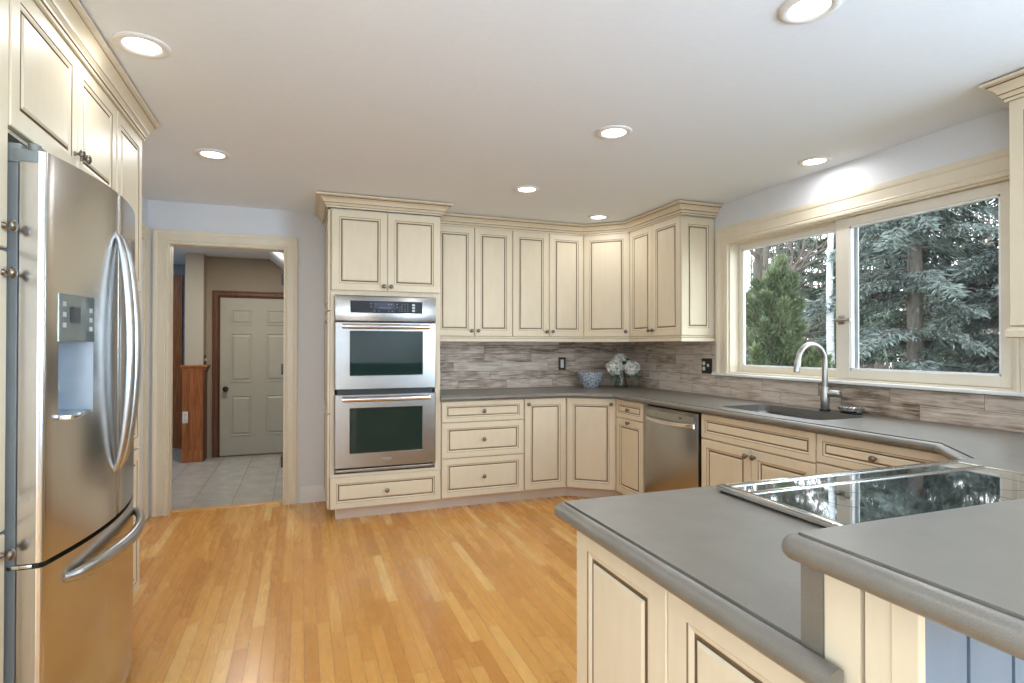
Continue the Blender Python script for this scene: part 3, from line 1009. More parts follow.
# ================================================================== BASE CABINETS
BF = 0.615
KT = 0.870
t = thing('base_cabinet', 'cream base cabinet with three drawers, next to the tall oven cabinet', 'cabinet', (-1.71, -0.3, 0), 'base cabinets')
MB().box(-2.072, -1.3575, -BF, -0.004, 0.095, KT).build('cabinet_body', 'cream', t)
MB().box(-2.072, -1.3575, -0.545, -0.01, 0.0005, 0.0945).build('toe_kick', 'toe', t)
F = FB(BF)
for v0, v1, ww in ((0.700, 0.866, 0.040), (0.414, 0.694, 0.050), (0.100, 0.408, 0.050)):
    front(t, F, -2.060, -1.3615, v0, v1, 'drawer_front', w_=ww, kn=(-1.711, (v0 + v1) / 2))
t = thing('base_cabinet', 'narrow one-door cream base cabinet between the three drawers and the angled corner', 'cabinet', (-1.16, -0.3, 0), 'base cabinets')
MB().box(-1.3565, -0.966, -BF, -0.004, 0.095, KT).build('cabinet_body', 'cream', t)
MB().box(-1.3565, -0.966, -0.545, -0.01, 0.0005, 0.0945).build('toe_kick', 'toe', t)
front(t, F, -1.3525, -0.972, 0.100, 0.866, kn=(-1.322, 0.822))
Q0, Q1 = (-0.962, -0.6155), (-0.6155, -0.884)
t = thing('base_cabinet', 'angled one-door cream corner base cabinet below the flowers', 'cabinet', (-0.4, -0.4, 0), 'base cabinets')
MB().slab([(-0.965, -0.004), (-0.965, -0.6145), Q0, Q1, (-0.615, -0.8845), (-0.004, -0.8845), (-0.004, -0.004)], [], 0.095, KT).build('cabinet_body', 'cream', t)
MB().slab([(-0.965, -0.01), (-0.965, -0.545), (-0.925, -0.545), (-0.545, -0.84), (-0.545, -0.8845), (-0.01, -0.8845), (-0.01, -0.01)], [], 0.0005, 0.0945).build('toe_kick', 'toe', t)
F, L = diag(Q0, Q1)
front(t, F, 0.012, L - 0.012, 0.100, 0.866, kn=(L - 0.045, 0.822))
F = FRt(BF)


def rbase(label, y0, y1):
    t = thing('base_cabinet', label, 'cabinet', (-0.3, (y0 + y1) / 2, 0), 'base cabinets')
    MB().box(-BF, -0.004, y1, y0, 0.095, KT).build('cabinet_body', 'cream', t)
    MB().box(-0.545, -0.01, y1, y0, 0.0005, 0.0945).build('toe_kick', 'toe', t)
    return t


t = rbase('slim cream base cabinet with one drawer over one door, beside the dishwasher', -0.8855, -1.2995)
front(t, F, -1.292, -0.900, 0.722, 0.866, 'drawer_front', w_=0.040, kn=(-1.096, 0.794))
front(t, F, -1.292, -0.900, 0.100, 0.714, kn=(-1.096, 0.690))
# sink base is an open box
y0, y1 = -1.969, -2.8605
t = thing('base_cabinet', 'wide cream base cabinet under the sink with two doors and a plain false front', 'cabinet', (-0.3, (y0 + y1) / 2, 0), 'base cabinets')
mb = MB().box(-BF, -0.004, y0 - 0.018, y0, 0.095, KT).box(-BF, -0.004, y1, y1 + 0.018, 0.095, KT).box(-BF, -0.004, y1, y0, 0.095, 0.113).box(-0.016, -0.004, y1, y0, 0.095, KT).box(-BF, -BF + 0.018, y1, y0, 0.095, KT)
mb.build('cabinet_body', 'cream', t)
MB().box(-0.545, -0.01, y1, y0, 0.0005, 0.0945).build('toe_kick', 'toe', t)
front(t, F, -2.8585, -1.975, 0.710, 0.866, 'false_front', w_=0.040)
front(t, F, -2.4145, -1.975, 0.100, 0.703, kn=(-2.386, 0.662))
front(t, F, -2.8585, -2.4175, 0.100, 0.703, kn=(-2.446, 0.662))
t = rbase('cream base cabinet with wide drawers between the sink cabinet and the peninsula', -2.8615, -3.505)
for v0, v1, ww in ((0.720, 0.866, 0.040), (0.414, 0.713, 0.050), (0.100, 0.408, 0.050)):
    front(t, F, -3.502, -2.866, v0, v1, 'drawer_front', w_=ww, kn=(-3.184, (v0 + v1) / 2))

# ---- dishwasher
t = thing('dishwasher', 'stainless dishwasher with a curved bar handle, below the counter', 'dishwasher', (-0.3, -1.635, 0))
MB().box(-0.600, -0.02, -1.955, -1.315, 0.012, 0.864).build('tub_casing', 'black', t)
DY0, DY1 = -1.948, -1.322
F = FRt(0.602)
mb = MB().box(-0.640, -0.602, DY0, DY1, 0.118, 0.858, bev=0.005)
dd = mb.build('dishwasher_door', 'steel', t, 30)
MB().box(-0.6425, -0.6405, -1.905, -1.372, 0.775, 0.833, bev=0.0008).build('control_strip', 'steeldk', dd)
bt = MB()
for yy in (-1.752, -1.768):
    bt.box(-0.6437, -0.6427, yy - 0.012, yy, 0.804, 0.816)
bt.build('printed_mark', 'black', dd)
pts = []
for i in range(17):
    s = i / 16
    pts.append((-0.644 - 0.020 * math.sin(math.pi * s) ** 0.6, -1.908 + s * 0.538, 0.770 - 0.010 * math.sin(math.pi * s)))
MB().tube(pts, 0.017, 12, rad2=0.009, wdir=(0, 0, 1)).build('handle', 'steelpol', dd, 45)
MB().box(-0.590, -0.56, DY0, DY1, 0.012, 0.110).build('kick_plate', 'black', t)

# ================================================================== COUNTERTOPS
# groove line of the moulded edge = outline of the flat top
SKX0, SKX1, SKY0, SKY1 = -0.530, -0.140, -2.780, -2.010


def rrect(x0, x1, y0, y1, r_, n=6):
    pts = []
    for cx_, cy_, a0 in ((x1 - r_, y1 - r_, 0), (x0 + r_, y1 - r_, 90), (x0 + r_, y0 + r_, 180), (x1 - r_, y0 + r_, 270)):
        for i in range(n + 1):
            a = R(a0 + 90 * i / n)
            pts.append((cx_ + r_ * math.cos(a), cy_ + r_ * math.sin(a)))
    return pts


ZT, ZB = 0.914, 0.8715
E_BACK = (-2.0725, -0.641)
EDGE = [E_BACK, (-0.975, -0.641), (-0.641, -0.897), (-0.641, -3.476), (-0.872, -3.735), (-2.473, -3.735), (-2.473, -4.4615)]
outer = [(-0.0112, -0.0112), (-2.0725, -0.0112)] + EDGE + [(-0.0112, -4.4615)]
mb = MB().slab(outer, [rrect(SKX0, SKX1, SKY0, SKY1, 0.07)], ZB, ZT)
NOSE = [(0.0, ZT - 0.007), (0.0022, ZT - 0.007), (0.0040, ZT - 0.0036), (0.010, ZT - 0.0045), (0.018, ZT - 0.009), (0.0235, ZT - 0.016), (0.0255, ZT - 0.024), (0.0240, ZT - 0.032), (0.019, ZT - 0.038), (0.011, ZT - 0.0415), (0.0, ZB)]


def nose(dz): return [(n * 0.86, ZT + dz + (z - ZT) * 0.85) for n, z in NOSE]


def rounded(path, which, r_=0.004, n=7):
    """replace the listed corners of a path by small arcs so the moulded edge turns in a round nose"""
    out = []
    for i, q in enumerate(path):
        if i not in which:
            out.append(q)
            continue
        p_ = Vector(q)
        a_ = (Vector(path[i - 1]) - p_).normalized()
        b_ = (Vector(path[i + 1]) - p_).normalized()
        c_ = p_ + (a_ + b_) * r_
        a0 = math.atan2(-b_.y, -b_.x)
        a1 = math.atan2(-a_.y, -a_.x)
        while a1 - a0 > math.pi: a1 -= 2 * math.pi
        while a1 - a0 < -math.pi: a1 += 2 * math.pi
        for k_ in range(n + 1):
            t_ = a0 + (a1 - a0) * k_ / n
            out.append((c_.x + r_ * math.cos(t_), c_.y + r_ * math.sin(t_)))
    return out


mb.sweep(rounded([(a, b) for a, b in EDGE[:-1]] + [(-2.473, -4.527)], (5,)), [(n_ * 1.15, z_) for n_, z_ in NOSE])
ct = mb.build('countertop', 'counter', None, 35)
tag(ct, 'grey-brown stone countertop running from the oven cabinet round under the window to the peninsula', 'countertop')
ORG[ct.name] = (0, 0, 0)
MB().box(-2.4720, -0.0115, -4.4945, -4.4620, 0.890, 1.0332).build('upstand', 'counter', ct)
# raised bar top
BZT = 1.070
bx0, by0, by1 = -2.502, -4.487, -4.905
mb = MB().slab([(bx0, by0), (bx0, by1), (-0.0015, by1), (-0.0015, by0)], [], BZT - 0.0361, BZT)
mb.sweep(rounded([(-0.0015, by0), (bx0, by0), (bx0, by1), (-0.0015, by1)], (1, 2)), nose(BZT - ZT))
bar = mb.build('bar_top', 'counter', None, 35)
tag(bar, 'raised grey-brown stone bar top above the peninsula', 'countertop')

# half wall under the bar, clad in beadboard
KX = -2.468
KY0, KY1, KZ = -4.4955, -4.617, 1.0328
hw = struct(MB().box(KX + 0.008, -0.001, KY1 + 0.008, KY0, 0.001, KZ), 'wall_peninsula', 'glaze')
mb = MB()
ys = [KY0, -4.5455, -4.552, -4.585]
mb.box(KX, KX + 0.0079, ys[0], ys[1], 0.001, KZ)
mb.box(KX, KX + 0.0079, -4.5520, ys[3] + 0.001, 0.001, KZ)
mb.box(KX - 0.003, KX + 0.0079, ys[3], KY1 - 0.001, 0.001, KZ, bev=0.002)
struct(mb, 'trim_6', 'cream', hw)
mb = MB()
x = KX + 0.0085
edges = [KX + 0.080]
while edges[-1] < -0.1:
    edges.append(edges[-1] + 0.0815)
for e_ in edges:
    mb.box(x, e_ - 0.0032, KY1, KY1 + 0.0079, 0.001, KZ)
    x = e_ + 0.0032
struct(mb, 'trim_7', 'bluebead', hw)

# ---- peninsula cabinet with panelled end
t = thing('base_cabinet', 'cream peninsula base cabinet with two framed panels facing the open floor', 'cabinet', (-1.6, -4.1, 0), 'base cabinets')
MB().box(-2.428, -0.70, -4.490, -3.775, 0.001, KT).build('cabinet_body', 'cream', t)
F = Fr(-2.428, 0, 0, -1, -1, 0)
front(t, F, 3.748, 4.1265, 0.003, 0.867, 'end_panel', w_=0.062)
front(t, F, 4.1295, 4.492, 0.003, 0.867, 'end_panel', w_=0.062)
F = Fr(0, -3.775, 1, 0, 0, 1)
for a, b in ((-2.42, -1.96), (-1.05, -0.72)):
    front(t, F, a, b, 0.1, 0.866, kn=(b - 0.04, 0.82))
for v0, v1 in ((0.1, 0.4), (0.41, 0.866)):
    front(t, F, -1.955, -1.055, v0, v1, 'drawer_front', kn=(-1.5, (v0 + v1) / 2))

# ---- sink
mb = MB()
r_o = rrect(SKX0 - 0.012, SKX1 + 0.012, SKY0 - 0.012, SKY1 + 0.012, 0.08)
r_i = rrect(SKX0 + 0.004, SKX1 - 0.004, SKY0 + 0.004, SKY1 - 0.004, 0.07)
r_b = rrect(SKX0 + 0.020, SKX1 - 0.020, SKY0 + 0.020, SKY1 - 0.020, 0.06)
r_c = rrect(SKX0 + 0.045, SKX1 - 0.045, SKY0 + 0.045, SKY1 - 0.045, 0.05)
N = len(r_o)
lo = [(r_o, 0.8705), (r_i, 0.8705), (r_b, 0.700), (r_c, 0.684)]
vs_ = [(x, y, z) for l, z in lo for x, y in l]
fs_ = []
for i in range(3):
    for k_ in range(N):
        b = (k_ + 1) % N
        fs_.append((i * N + k_, i * N + b, (i + 1) * N + b, (i + 1) * N + k_))
fs_.append([3 * N + k_ for k_ in range(N)])
# outer shell
vs_ += [(x, y, 0.866) for x, y in r_o] + [(x, y, 0.672) for x, y in r_b]
o4 = 4 * N
for k_ in range(N):
    b = (k_ + 1) % N
    fs_.append((k_, o4 + k_, o4 + b, b))
    fs_.append((o4 + k_, o4 + N + k_, o4 + N + b, o4 + b))
fs_.append([o4 + N + k_ for k_ in range(N)][::-1])
t = thing('sink', 'undermount stainless sink basin set in the countertop below the window', 'sink', (-0.335, -2.395, 0.67))
MB().add(vs_, fs_).build('basin', 'basin', t, 40)
MB().lathe([(0.045, 0.0), (0.045, 0.004), (0.036, 0.006), (0.030, 0.003), (0.012, 0.003), (0.010, 0.012), (0, 0.013)], (-0.30, -2.395, 0.6845), n=24).build('drain', 'steelpol', t, 40)

# ---- faucet
fx_, fy_ = -0.106, -2.462
t = thing('faucet', 'brushed nickel gooseneck faucet standing behind the sink', 'faucet', (fx_, fy_, ZT))
MB().lathe([(0.031, 0.0005), (0.031, 0.011), (0.027, 0.0125), (0, 0.0126)], (fx_, fy_, ZT), n=24).build('base_ring', 'black', t, 40)
MB().lathe([(0.0245, 0.0128), (0.0255, 0.016), (0.0255, 0.142), (0.0235, 0.147), (0, 0.1475)], (fx_, fy_, ZT), n=24).build('faucet_body', 'nickel', t, 40)
pts = [(fx_, fy_, ZT + 0.145), (fx_, fy_, ZT + 0.22), (fx_, fy_, ZT + 0.28)]
rr = 0.107
for i in range(1, 19):
    a = R(173 * i / 18)
    pts.append((fx_ - rr + rr * math.cos(a), fy_, ZT + 0.300 + rr * math.sin(a)))
sp_ = MB().tube(pts, 0.0158, 16, wdir=(0, 1, 0))
sp_.build('spout', 'nickel', t, 50)
e0 = Vector(pts[-1])
dr = (e0 - Vector(pts[-2])).normalized()
MB().tube([e0 - dr * 0.001, e0 + dr * 0.004, e0 + dr * 0.05, e0 + dr * 0.074], [0.0163, 0.0180, 0.0184, 0.0165], 16, wdir=(0, 1, 0)).build('spray_head', 'nickel', t, 50)
MB().lathe([(0.019, 0.018), (0.0215, 0.03), (0.0215, 0.084), (0.019, 0.088), (0, 0.0885)], (fx_, fy_, ZT + 0.108), (0.35, -1, 0.02), 18).build('lever_handle', 'nickel', t, 45)

# ---- little scrubber dish beside the faucet
t = thing('soap_dish', 'small silver metal dish with a dark base on the counter beside the faucet', 'dish', (-0.09, -2.625, ZT))
MB().lathe([(0.044, 0.0004), (0.047, 0.005), (0.046, 0.010), (0, 0.0105)], (-0.09, -2.625, ZT), n=24, sx=0.8, sy=1.4).build('dish_base', 'black', t, 40)
mb = MB().lathe([(0.030, 0.0108), (0.052, 0.018), (0.058, 0.036), (0.055, 0.036), (0.048, 0.020), (0.0, 0.015)], (-0.09, -2.625, ZT), n=24, sx=0.8, sy=1.4)
for i in range(5):
    yy = -2.625 - 0.045 + i * 0.0225
    mb.tube([(-0.126, yy, ZT + 0.034), (-0.108, yy, ZT + 0.043), (-0.072, yy, ZT + 0.043), (-0.054, yy, ZT + 0.034)], 0.004, 8)
mb.build('dish_rim', 'steelpol', t, 40)

# ---- cooktop
t = thing('cooktop', 'black glass cooktop with a stainless frame set in the peninsula', 'cooktop', (-1.56, -4.08, ZT))
cx0, cx1, cy0, cy1 = -2.043, -1.085, -3.787, -4.352
MB().box(cx0 + 0.008, cx1 - 0.008, cy1 + 0.008, cy0 - 0.008, ZT + 0.0004, ZT + 0.0045).build('shadow_gap', 'black', t)  # black inset strip paints the shadow gap under the frame
mb = MB()
zc0, zc1 = ZT + 0.0047, ZT + 0.0185
mb.box(cx0, cx0 + 0.026, cy1, cy0, zc0, zc1, bev=0.002)
mb.box(cx1 - 0.008, cx1, cy1, cy0, zc0, zc1, bev=0.002)
mb.box(cx0 + 0.01, cx1 - 0.004, cy0 - 0.030, cy0, zc0, zc1 - 0.0002, bev=0.002)
mb.box(cx0 + 0.01, cx1 - 0.004, cy1, cy1 + 0.028, zc0, zc1 - 0.0002, bev=0.002)
mb.box(cx0 + 0.01, cx1 - 0.004, cy0 - 0.110, cy0 - 0.088, zc0, zc1 - 0.0004, bev=0.002)
mb.build('frame', 'steelpol', t, 30)
MB().box(cx0 + 0.012, cx1 - 0.006, cy1 + 0.02, cy0 - 0.020, ZT + 0.005, ZT + 0.0158).build('glass_surface', 'blackglass', t)
for bx_, by_, br in ((-1.82, -4.02, 0.080), (-1.82, -4.24, 0.095), (-1.30, -4.02, 0.095), (-1.30, -4.24, 0.075), (-1.56, -4.12, 0.115)):
    q = []
    n = 40
    vs_ = [(bx_ + r_ * math.cos(2 * math.pi * i / n), by_ + r_ * math.sin(2 * math.pi * i / n), ZT + 0.01605) for r_ in (br, br - 0.003) for i in range(n)]
    fs_ = [(i, (i + 1) % n, n + (i + 1) % n, n + i) for i in range(n)]
    MB().add(vs_, fs_).build('burner_ring', 'ringmark', t, recalc=False)

# ================================================================== FRIDGE RUN
XF = -3.875
F = FL(XF)


def left_body(label, name, y0, y1, z0):
    t = thing(name, label, 'cabinet', (XF - 0.3, (y0 + y1) / 2, z0))
    MB().box(XA + 0.002, XF, y0, y1, max(z0, 0.1), 2.4235).build('cabinet_body', 'cream', t)
    if z0 < 0.1:
        MB().box(XA + 0.002, XF - 0.07, y0, y1, 0.0005, 0.0995).build('toe_kick', 'toe', t)
    return t


t = left_body('tall cream pantry cabinet with round knobs on the near side of the refrigerator', 'pantry_cabinet', -3.95, -3.1215, 0)
for v0, v1, kz in ((1.575, 2.326, 1.632), (0.81, 1.565, 1.506), (0.105, 0.80, 0.75)):
    front(t, F, -3.545, -3.125, v0, v1, kn=(-3.153, kz))
    front(t, F, -3.948, -3.548, v0, v1, kn=(-3.92, kz))
t = left_body('cream two-door cabinet mounted above the refrigerator', 'fridge_top_cabinet', -3.1205, -2.1655, 1.905)
front(t, F, -3.112, -2.6165, 1.915, UZ1, kn=(-2.645, 1.985))
front(t, F, -2.6135, -2.170, 1.915, UZ1, kn=(-2.585, 1.985))
t = left_body('slim tall cream pantry cabinet on the doorway side of the refrigerator', 'pantry_cabinet', -2.1645, -1.742, 0)
for v0, v1, kz in ((1.575, UZ1, None), (0.81, 1.565, None), (0.105, 0.80, None)):
    front(t, F, -2.152, -1.748, v0, v1)
o = MB().sweep([(XF + 0.0205, -3.95), (XF + 0.0205, -1.742)], [(n * 0.86, z) for n, z in CROWN], segmats=CROWNM).build('crown_molding', ['cream', 'glaze'], None, 30)
tag(o, 'cream crown moulding on top of the cabinets around the refrigerator', 'molding')

# ---- refrigerator
FY0, FY1, FYC = -3.112, -2.196, -2.654
FXE, FXB = -3.778, 0.060
DB = -3.834             # back of the doors


def fx(y):
    return FXE + FXB * (1 - ((y - FYC) / 0.458) ** 2)


t = thing('refrigerator', 'stainless french-door refrigerator with ice and water dispenser', 'refrigerator', (-4.1, FYC, 0))
MB().box(-4.49, -3.838, FY0 + 0.004, FY1 - 0.004, 0.012, 1.835, bev=0.004).build('case', 'fridgegrey', t)
FT, FS_, FBOT = 1.852, 0.700, 0.035


def curved(y0, y1, z0, z1, hole=None, nseg=16, rc=0.014):
    """door slab with curved front; hole=(ya,yb,za,zb) leaves the front open there"""
    ys = [y0 + rc + (y1 - y0 - 2 * rc) * i / nseg for i in range(nseg + 1)]
    ys = sorted(ys + [y0, y0 + rc * 0.08, y0 + rc * 0.3, y0 + rc * 0.6, y1, y1 - rc * 0.08, y1 - rc * 0.3, y1 - rc * 0.6])
    zs = [z0, z1]
    if hole:
        ys = sorted(set(ys + [hole[0], hole[1]]))
        ys = [y for y in ys if not any(0 < abs(y - h) < 0.008 for h in hole[:2])]
        zs = [z0, hole[2], hole[3], z1]
    mb = MB()
    ny, nz = len(ys), len(zs)
    # front grid with rounded vertical edges
    def px(y):
        x = fx(y)
        d = min(y - y0, y1 - y)
        r_ = min(1.0, d / rc)
        return x - rc * (1 - math.sqrt(max(0.0, 1 - (1 - r_) ** 2)))
    v = [(px(y), y, z) for z in zs for y in ys]
    f_ = []
    for i in range(nz - 1):
        for j in range(ny - 1):
            if hole and abs(zs[i] - hole[2]) < 1e-6 and ys[j] >= hole[0] - 1e-6 and ys[j + 1] <= hole[1] + 1e-6:
                continue
            f_.append((i * ny + j, i * ny + j + 1, (i + 1) * ny + j + 1, (i + 1) * ny + j))
    mb.add(v, f_)
    # sides, top and bottom
    def strip(pts):
        b = [(DB, q[1], q[2]) for q in pts]
        n = len(pts)
        mb.add(list(pts) + b, [(k_, k_ + 1, n + k_ + 1, n + k_) for k_ in range(n - 1)])
    strip([(px(y), y, z1) for y in ys])
    strip([(px(y), y, z0) for y in ys])
    strip([(px(y0), y0, z0), (px(y0), y0, z1)])
    strip([(px(y1), y1, z0), (px(y1), y1, z1)])
    mb.add([(DB, y0, z0), (DB, y1, z0), (DB, y1, z1), (DB, y0, z1)], [(0, 1, 2, 3)])
    return mb


DH = (-3.052, -2.870, 1.098, 1.462)
bm_ = curved(FY0, FYC - 0.002, FS_ + 0.0075, FT, DH)
near = bm_.build('refrigerator_door', 'steelv', t, 25)
mb = curved(FYC + 0.002, FY1, FS_ + 0.0075, FT)
far = mb.build('refrigerator_door', 'steelv', t, 25)
mb = curved(FY0, FY1, FBOT, FS_ - 0.0075, None, 26)
frz = mb.build('freezer_drawer', 'steelv', t, 25)
# dispenser: control panel and recessed bay
ya, yb, za, zb = DH
zm = 1.322
v = []
ysd = [ya + (yb - ya) * i / 8 for i in range(9)]
pn = MB()
a = [(fx(y) + 0.0025, y, z) for z in (zm, zb - 0.0) for y in ysd]
b = [(fx(y) - 0.02, y, z) for z in (zm, zb - 0.0) for y in ysd]
pn.add(a + b, [(j, j + 1, 9 + j + 1, 9 + j) for j in range(8)] + [(18 + j, 27 + j, 27 + j + 1, 18 + j + 1) for j in range(8)] + [(j, 18 + j, 18 + j + 1, j + 1) for j in range(8)] + [(9 + j, 9 + j + 1, 27 + j + 1, 27 + j) for j in range(8)] + [(0, 9, 27, 18), (8, 26, 35, 17)])
disp = pn.build('dispenser_panel', 'panelglass', near, 30)
yc = (ya + yb) / 2
sc = MB().box(fx(yc) - 0.004, fx(yc) + 0.0042, yc - 0.044, yc + 0.040, 1.378, 1.425)
sc.build('display', 'black', disp)
for yy, zs_ in ((ya + 0.022, (1.432, 1.401, 1.370)), (yb - 0.022, (1.420, 1.390, 1.362))):
    for zz in zs_:
        MB().box(fx(yy) + 0.001, fx(yy) + 0.0042, yy - 0.009, yy + 0.009, zz - 0.007, zz + 0.007).build('touch_button', 'dimpale', disp)
bay = MB()
xb = -3.828
A = [(fx(ya), ya, za), (fx(yb), yb, za), (fx(yb), yb, zm), (fx(ya), ya, zm)]
B = [(xb, ya + 0.012, za + 0.015), (xb, yb - 0.012, za + 0.015), (xb, yb - 0.012, zm - 0.004), (xb, ya + 0.012, zm - 0.004)]
bay.add(A + B, [(0, 1, 5, 4), (1, 2, 6, 5), (2, 3, 7, 6), (3, 0, 4, 7), (4, 5, 6, 7)])
bay.build('dispenser_bay', 'plasgrey', near, recalc=False)
MB().box(xb + 0.012, fx(yc) + 0.012, ya + 0.006, yb - 0.006, za - 0.006, za + 0.010, bev=0.004).build('drip_tray', 'steelpol', near, 30)
mb = MB().tube([(xb + 0.012, yc + 0.01, 1.29), (xb + 0.018, yc + 0.01, 1.22), (xb + 0.030, yc + 0.01, 1.17)], [0.012, 0.02, 0.016], 10, rad2=0.006, wdir=(0, 1, 0))
mb.build('dispenser_lever', 'plasgrey', near, 40)
# bowed door handles, one each side of the split
for yy, dr_ in ((FYC - 0.034, near), (FYC + 0.034, far)):
    pts, ra, rb = [], [], []
    n = 28
    for i in range(n + 1):
        s = i / n
        z = 0.868 + s * (1.712 - 0.868)
        bow = math.sin(math.pi * s)
        pts.append((fx(yy) - 0.004 + 0.050 * bow ** 0.55, yy + (0.004 if dr_ is far else -0.004) * bow, z))
        ra.append(0.010 + 0.013 * bow ** 0.4)
        rb.append(0.007 + 0.008 * bow ** 0.4)
    MB().tube(pts, ra, 14, rad2=rb, wdir=(0, 1, 0)).build('handle', 'steelhandle', dr_, 60)
pts, ra = [], []
for i in range(29):
    s = i / 28
    y = -3.015 + s * (-2.275 + 3.015)
    bow = math.sin(math.pi * s)
    pts.append((fx(y) - 0.004 + 0.048 * bow ** 0.45, y, 0.622))
    ra.append(0.015 + 0.009 * bow ** 0.4)
MB().tube(pts, ra, 14, rad2=[q * 0.7 for q in ra], wdir=(0, 0, 1)).build('handle', 'steelhandle', frz, 60)
# hinge covers, mid hinge, black strip in the drawer gap, base grille
h = MB().box(-3.868, -3.830, FY0 - 0.003, FY0 + 0.070, 1.815, 1.868, bev=0.005)
h.box(-3.850, -3.793, FY0 - 0.004, FY0 + 0.050, 1.818, 1.852, bev=0.004)
h.lathe([(0.015, 0), (0.015, 0.018), (0.012, 0.021), (0, 0.021)], (-3.806, FY0 + 0.016, 1.8515), n=16)
h.build('hinge_cover', 'hingegrey', t, 30)
h = MB().box(-3.862, -3.815, FY1 - 0.075, FY1 - 0.006, 1.836, 1.868, bev=0.005)
h.lathe([(0.015, 0), (0.015, 0.022), (0.012, 0.026), (0, 0.026)], (-3.812, FY1 - 0.030, FT + 0.0005), n=16)
h.build('hinge_cover', 'hingegrey', t, 30)
MB().box(DB - 0.004, FXE - 0.012, FY0 + 0.006, FY1 - 0.006, FS_ - 0.0072, FS_ + 0.0072).build('drawer_gap', 'black', t)
h = MB().box(-3.856, -3.800, FY0 - 0.002, FY0 + 0.02, FS_ - 0.005, FS_ + 0.005, bev=0.002)
h.build('mid_hinge', 'steelpol', t, 30)
MB().box(-3.862, -3.80, FY0 + 0.01, FY1 - 0.01, 0.004, 0.033).build('base_grille', 'black', t)

# ================================================================== SMALL THINGS ON THE COUNTER
# bowl
bx_, by_ = -0.515, -0.225
t = thing('bowl', 'blue and white patterned bowl on the corner of the counter', 'bowl', (bx_, by_, ZT))
prof = [(0.074, 0.0005), (0.080, 0.004), (0.084, 0.024), (0.103, 0.050), (0.117, 0.082), (0.124, 0.115), (0.126, 0.142), (0.122, 0.143), (0.119, 0.115), (0.111, 0.082), (0.090, 0.050), (0.0, 0.040)]
MB().lathe(prof, (bx_, by_, ZT), n=40).build('bowl_shell', 'bluewhite', t, 60)
mb = MB()
for i in range(26):
    a = 2 * math.pi * i / 26
    mb.lathe([(0, -0.006), (0.006, -0.003), (0.008, 0.0), (0.006, 0.004), (0, 0.006)], (bx_ + 0.124 * math.cos(a), by_ + 0.124 * math.sin(a), ZT + 0.1435), n=8)
mb.build('beaded_rim', 'bluewhite', t, 60)
# vase of hydrangeas
vx, vy = -0.262, -0.362
t = thing('vase', 'clear glass vase holding the white flowers in the counter corner', 'vase', (vx, vy, ZT))
MB().lathe([(0.0, 0.0005), (0.062, 0.0005), (0.066, 0.006), (0.058, 0.05), (0.046, 0.10), (0.044, 0.135), (0.050, 0.150), (0.047, 0.150), (0.041, 0.135), (0.043, 0.10), (0.054, 0.05), (0.060, 0.012), (0.0, 0.008)], (vx, vy, ZT), n=32).build('glass_vessel', 'vaseglass', t, 60)


def hydrangea(cx_, cy_, cz, r_, foot, label, seed, leaves):
    rnd = random.Random(seed)
    t = thing('hydrangea', label, 'flower', (vx + foot[0], vy + foot[1], ZT + 0.015), 'hydrangeas in the vase')
    mb = MB()
    n = 130
    for i in range(n):
        z = 1 - 2 * (i + 0.5) / n
        th = i * 2.39996
        q = math.sqrt(1 - z * z)
        d = Vector((q * math.cos(th), q * math.sin(th), z))
        rr_ = r_ * rnd.uniform(0.74, 1.08) * (0.9 if z < -0.3 else 1)
        c_ = Vector((cx_, cy_, cz)) + Vector((d.x, d.y, d.z * 0.92)) * rr_
        nrm = (d + Vector((rnd.uniform(-.4, .4), rnd.uniform(-.4, .4), rnd.uniform(-.4, .4)))).normalized()
        a_ = nrm.orthogonal().normalized()
        a_ = Matrix.Rotation(rnd.uniform(0, 6.28), 3, nrm) @ a_
        b_ = nrm.cross(a_)
        s = r_ * rnd.uniform(0.19, 0.25)
        for e1, e2 in ((a_, b_), (b_, -a_), (-a_, -b_), (-b_, a_)):
            mb.add([c_ - nrm * 0.003, c_ + e1 * s * 0.75 - e2 * s * 0.4 + nrm * 0.002, c_ + e1 * s * 1.1 + nrm * 0.004, c_ + e1 * s * 0.75 + e2 * s * 0.4 + nrm * 0.002], [(0, 1, 2, 3)])
    # inner body of the bloom
    bm = bmesh.new()
    bmesh.ops.create_icosphere(bm, subdivisions=2, radius=r_ * 0.64)
    for q in bm.verts:
        q.co += Vector((cx_, cy_, cz))
    mb.bm(bm, 1)
    mb.build('bloom', ['petal', 'leaf'], t, recalc=False)
    f0 = Vector((vx + foot[0], vy + foot[1], ZT + 0.015))
    nk = Vector((vx + foot[0] * -0.35, vy + foot[1] * -0.35, ZT + 0.145))
    MB().tube([f0, (f0 + nk) / 2, nk, Vector((cx_, cy_, cz - r_ * 0.5))], 0.0035, 8).build('stem', 'stem', t, 60)
    for lx, ly, lz, dx, dy, dz, ln_ in leaves:
        c0 = Vector((lx, ly, lz))
        d = Vector((dx, dy, dz)).normalized()
        sd = d.cross(Vector((-0.55, -0.83, 0.25))).normalized()
        nn = d.cross(sd)
        vs_, fs_ = [], []
        K = 9
        for i in range(K):
            s = i / (K - 1)
            wv = ln_ * 0.34 * math.sin(math.pi * min(1, s * 0.97 + 0.03)) ** 0.8
            p_ = c0 + d * ln_ * s - Vector((0, 0, 0.25)) * ln_ * s * s
            vs_ += [p_ + sd * wv + nn * 0.004, p_ - nn * 0.004, p_ - sd * wv + nn * 0.004]
        for i in range(K - 1):
            a = 3 * i
            fs_ += [(a, a + 1, a + 4, a + 3), (a + 1, a + 2, a + 5, a + 4)]
        MB().add(vs_, fs_).build('leaf', 'leaf', t, 60, recalc=False)


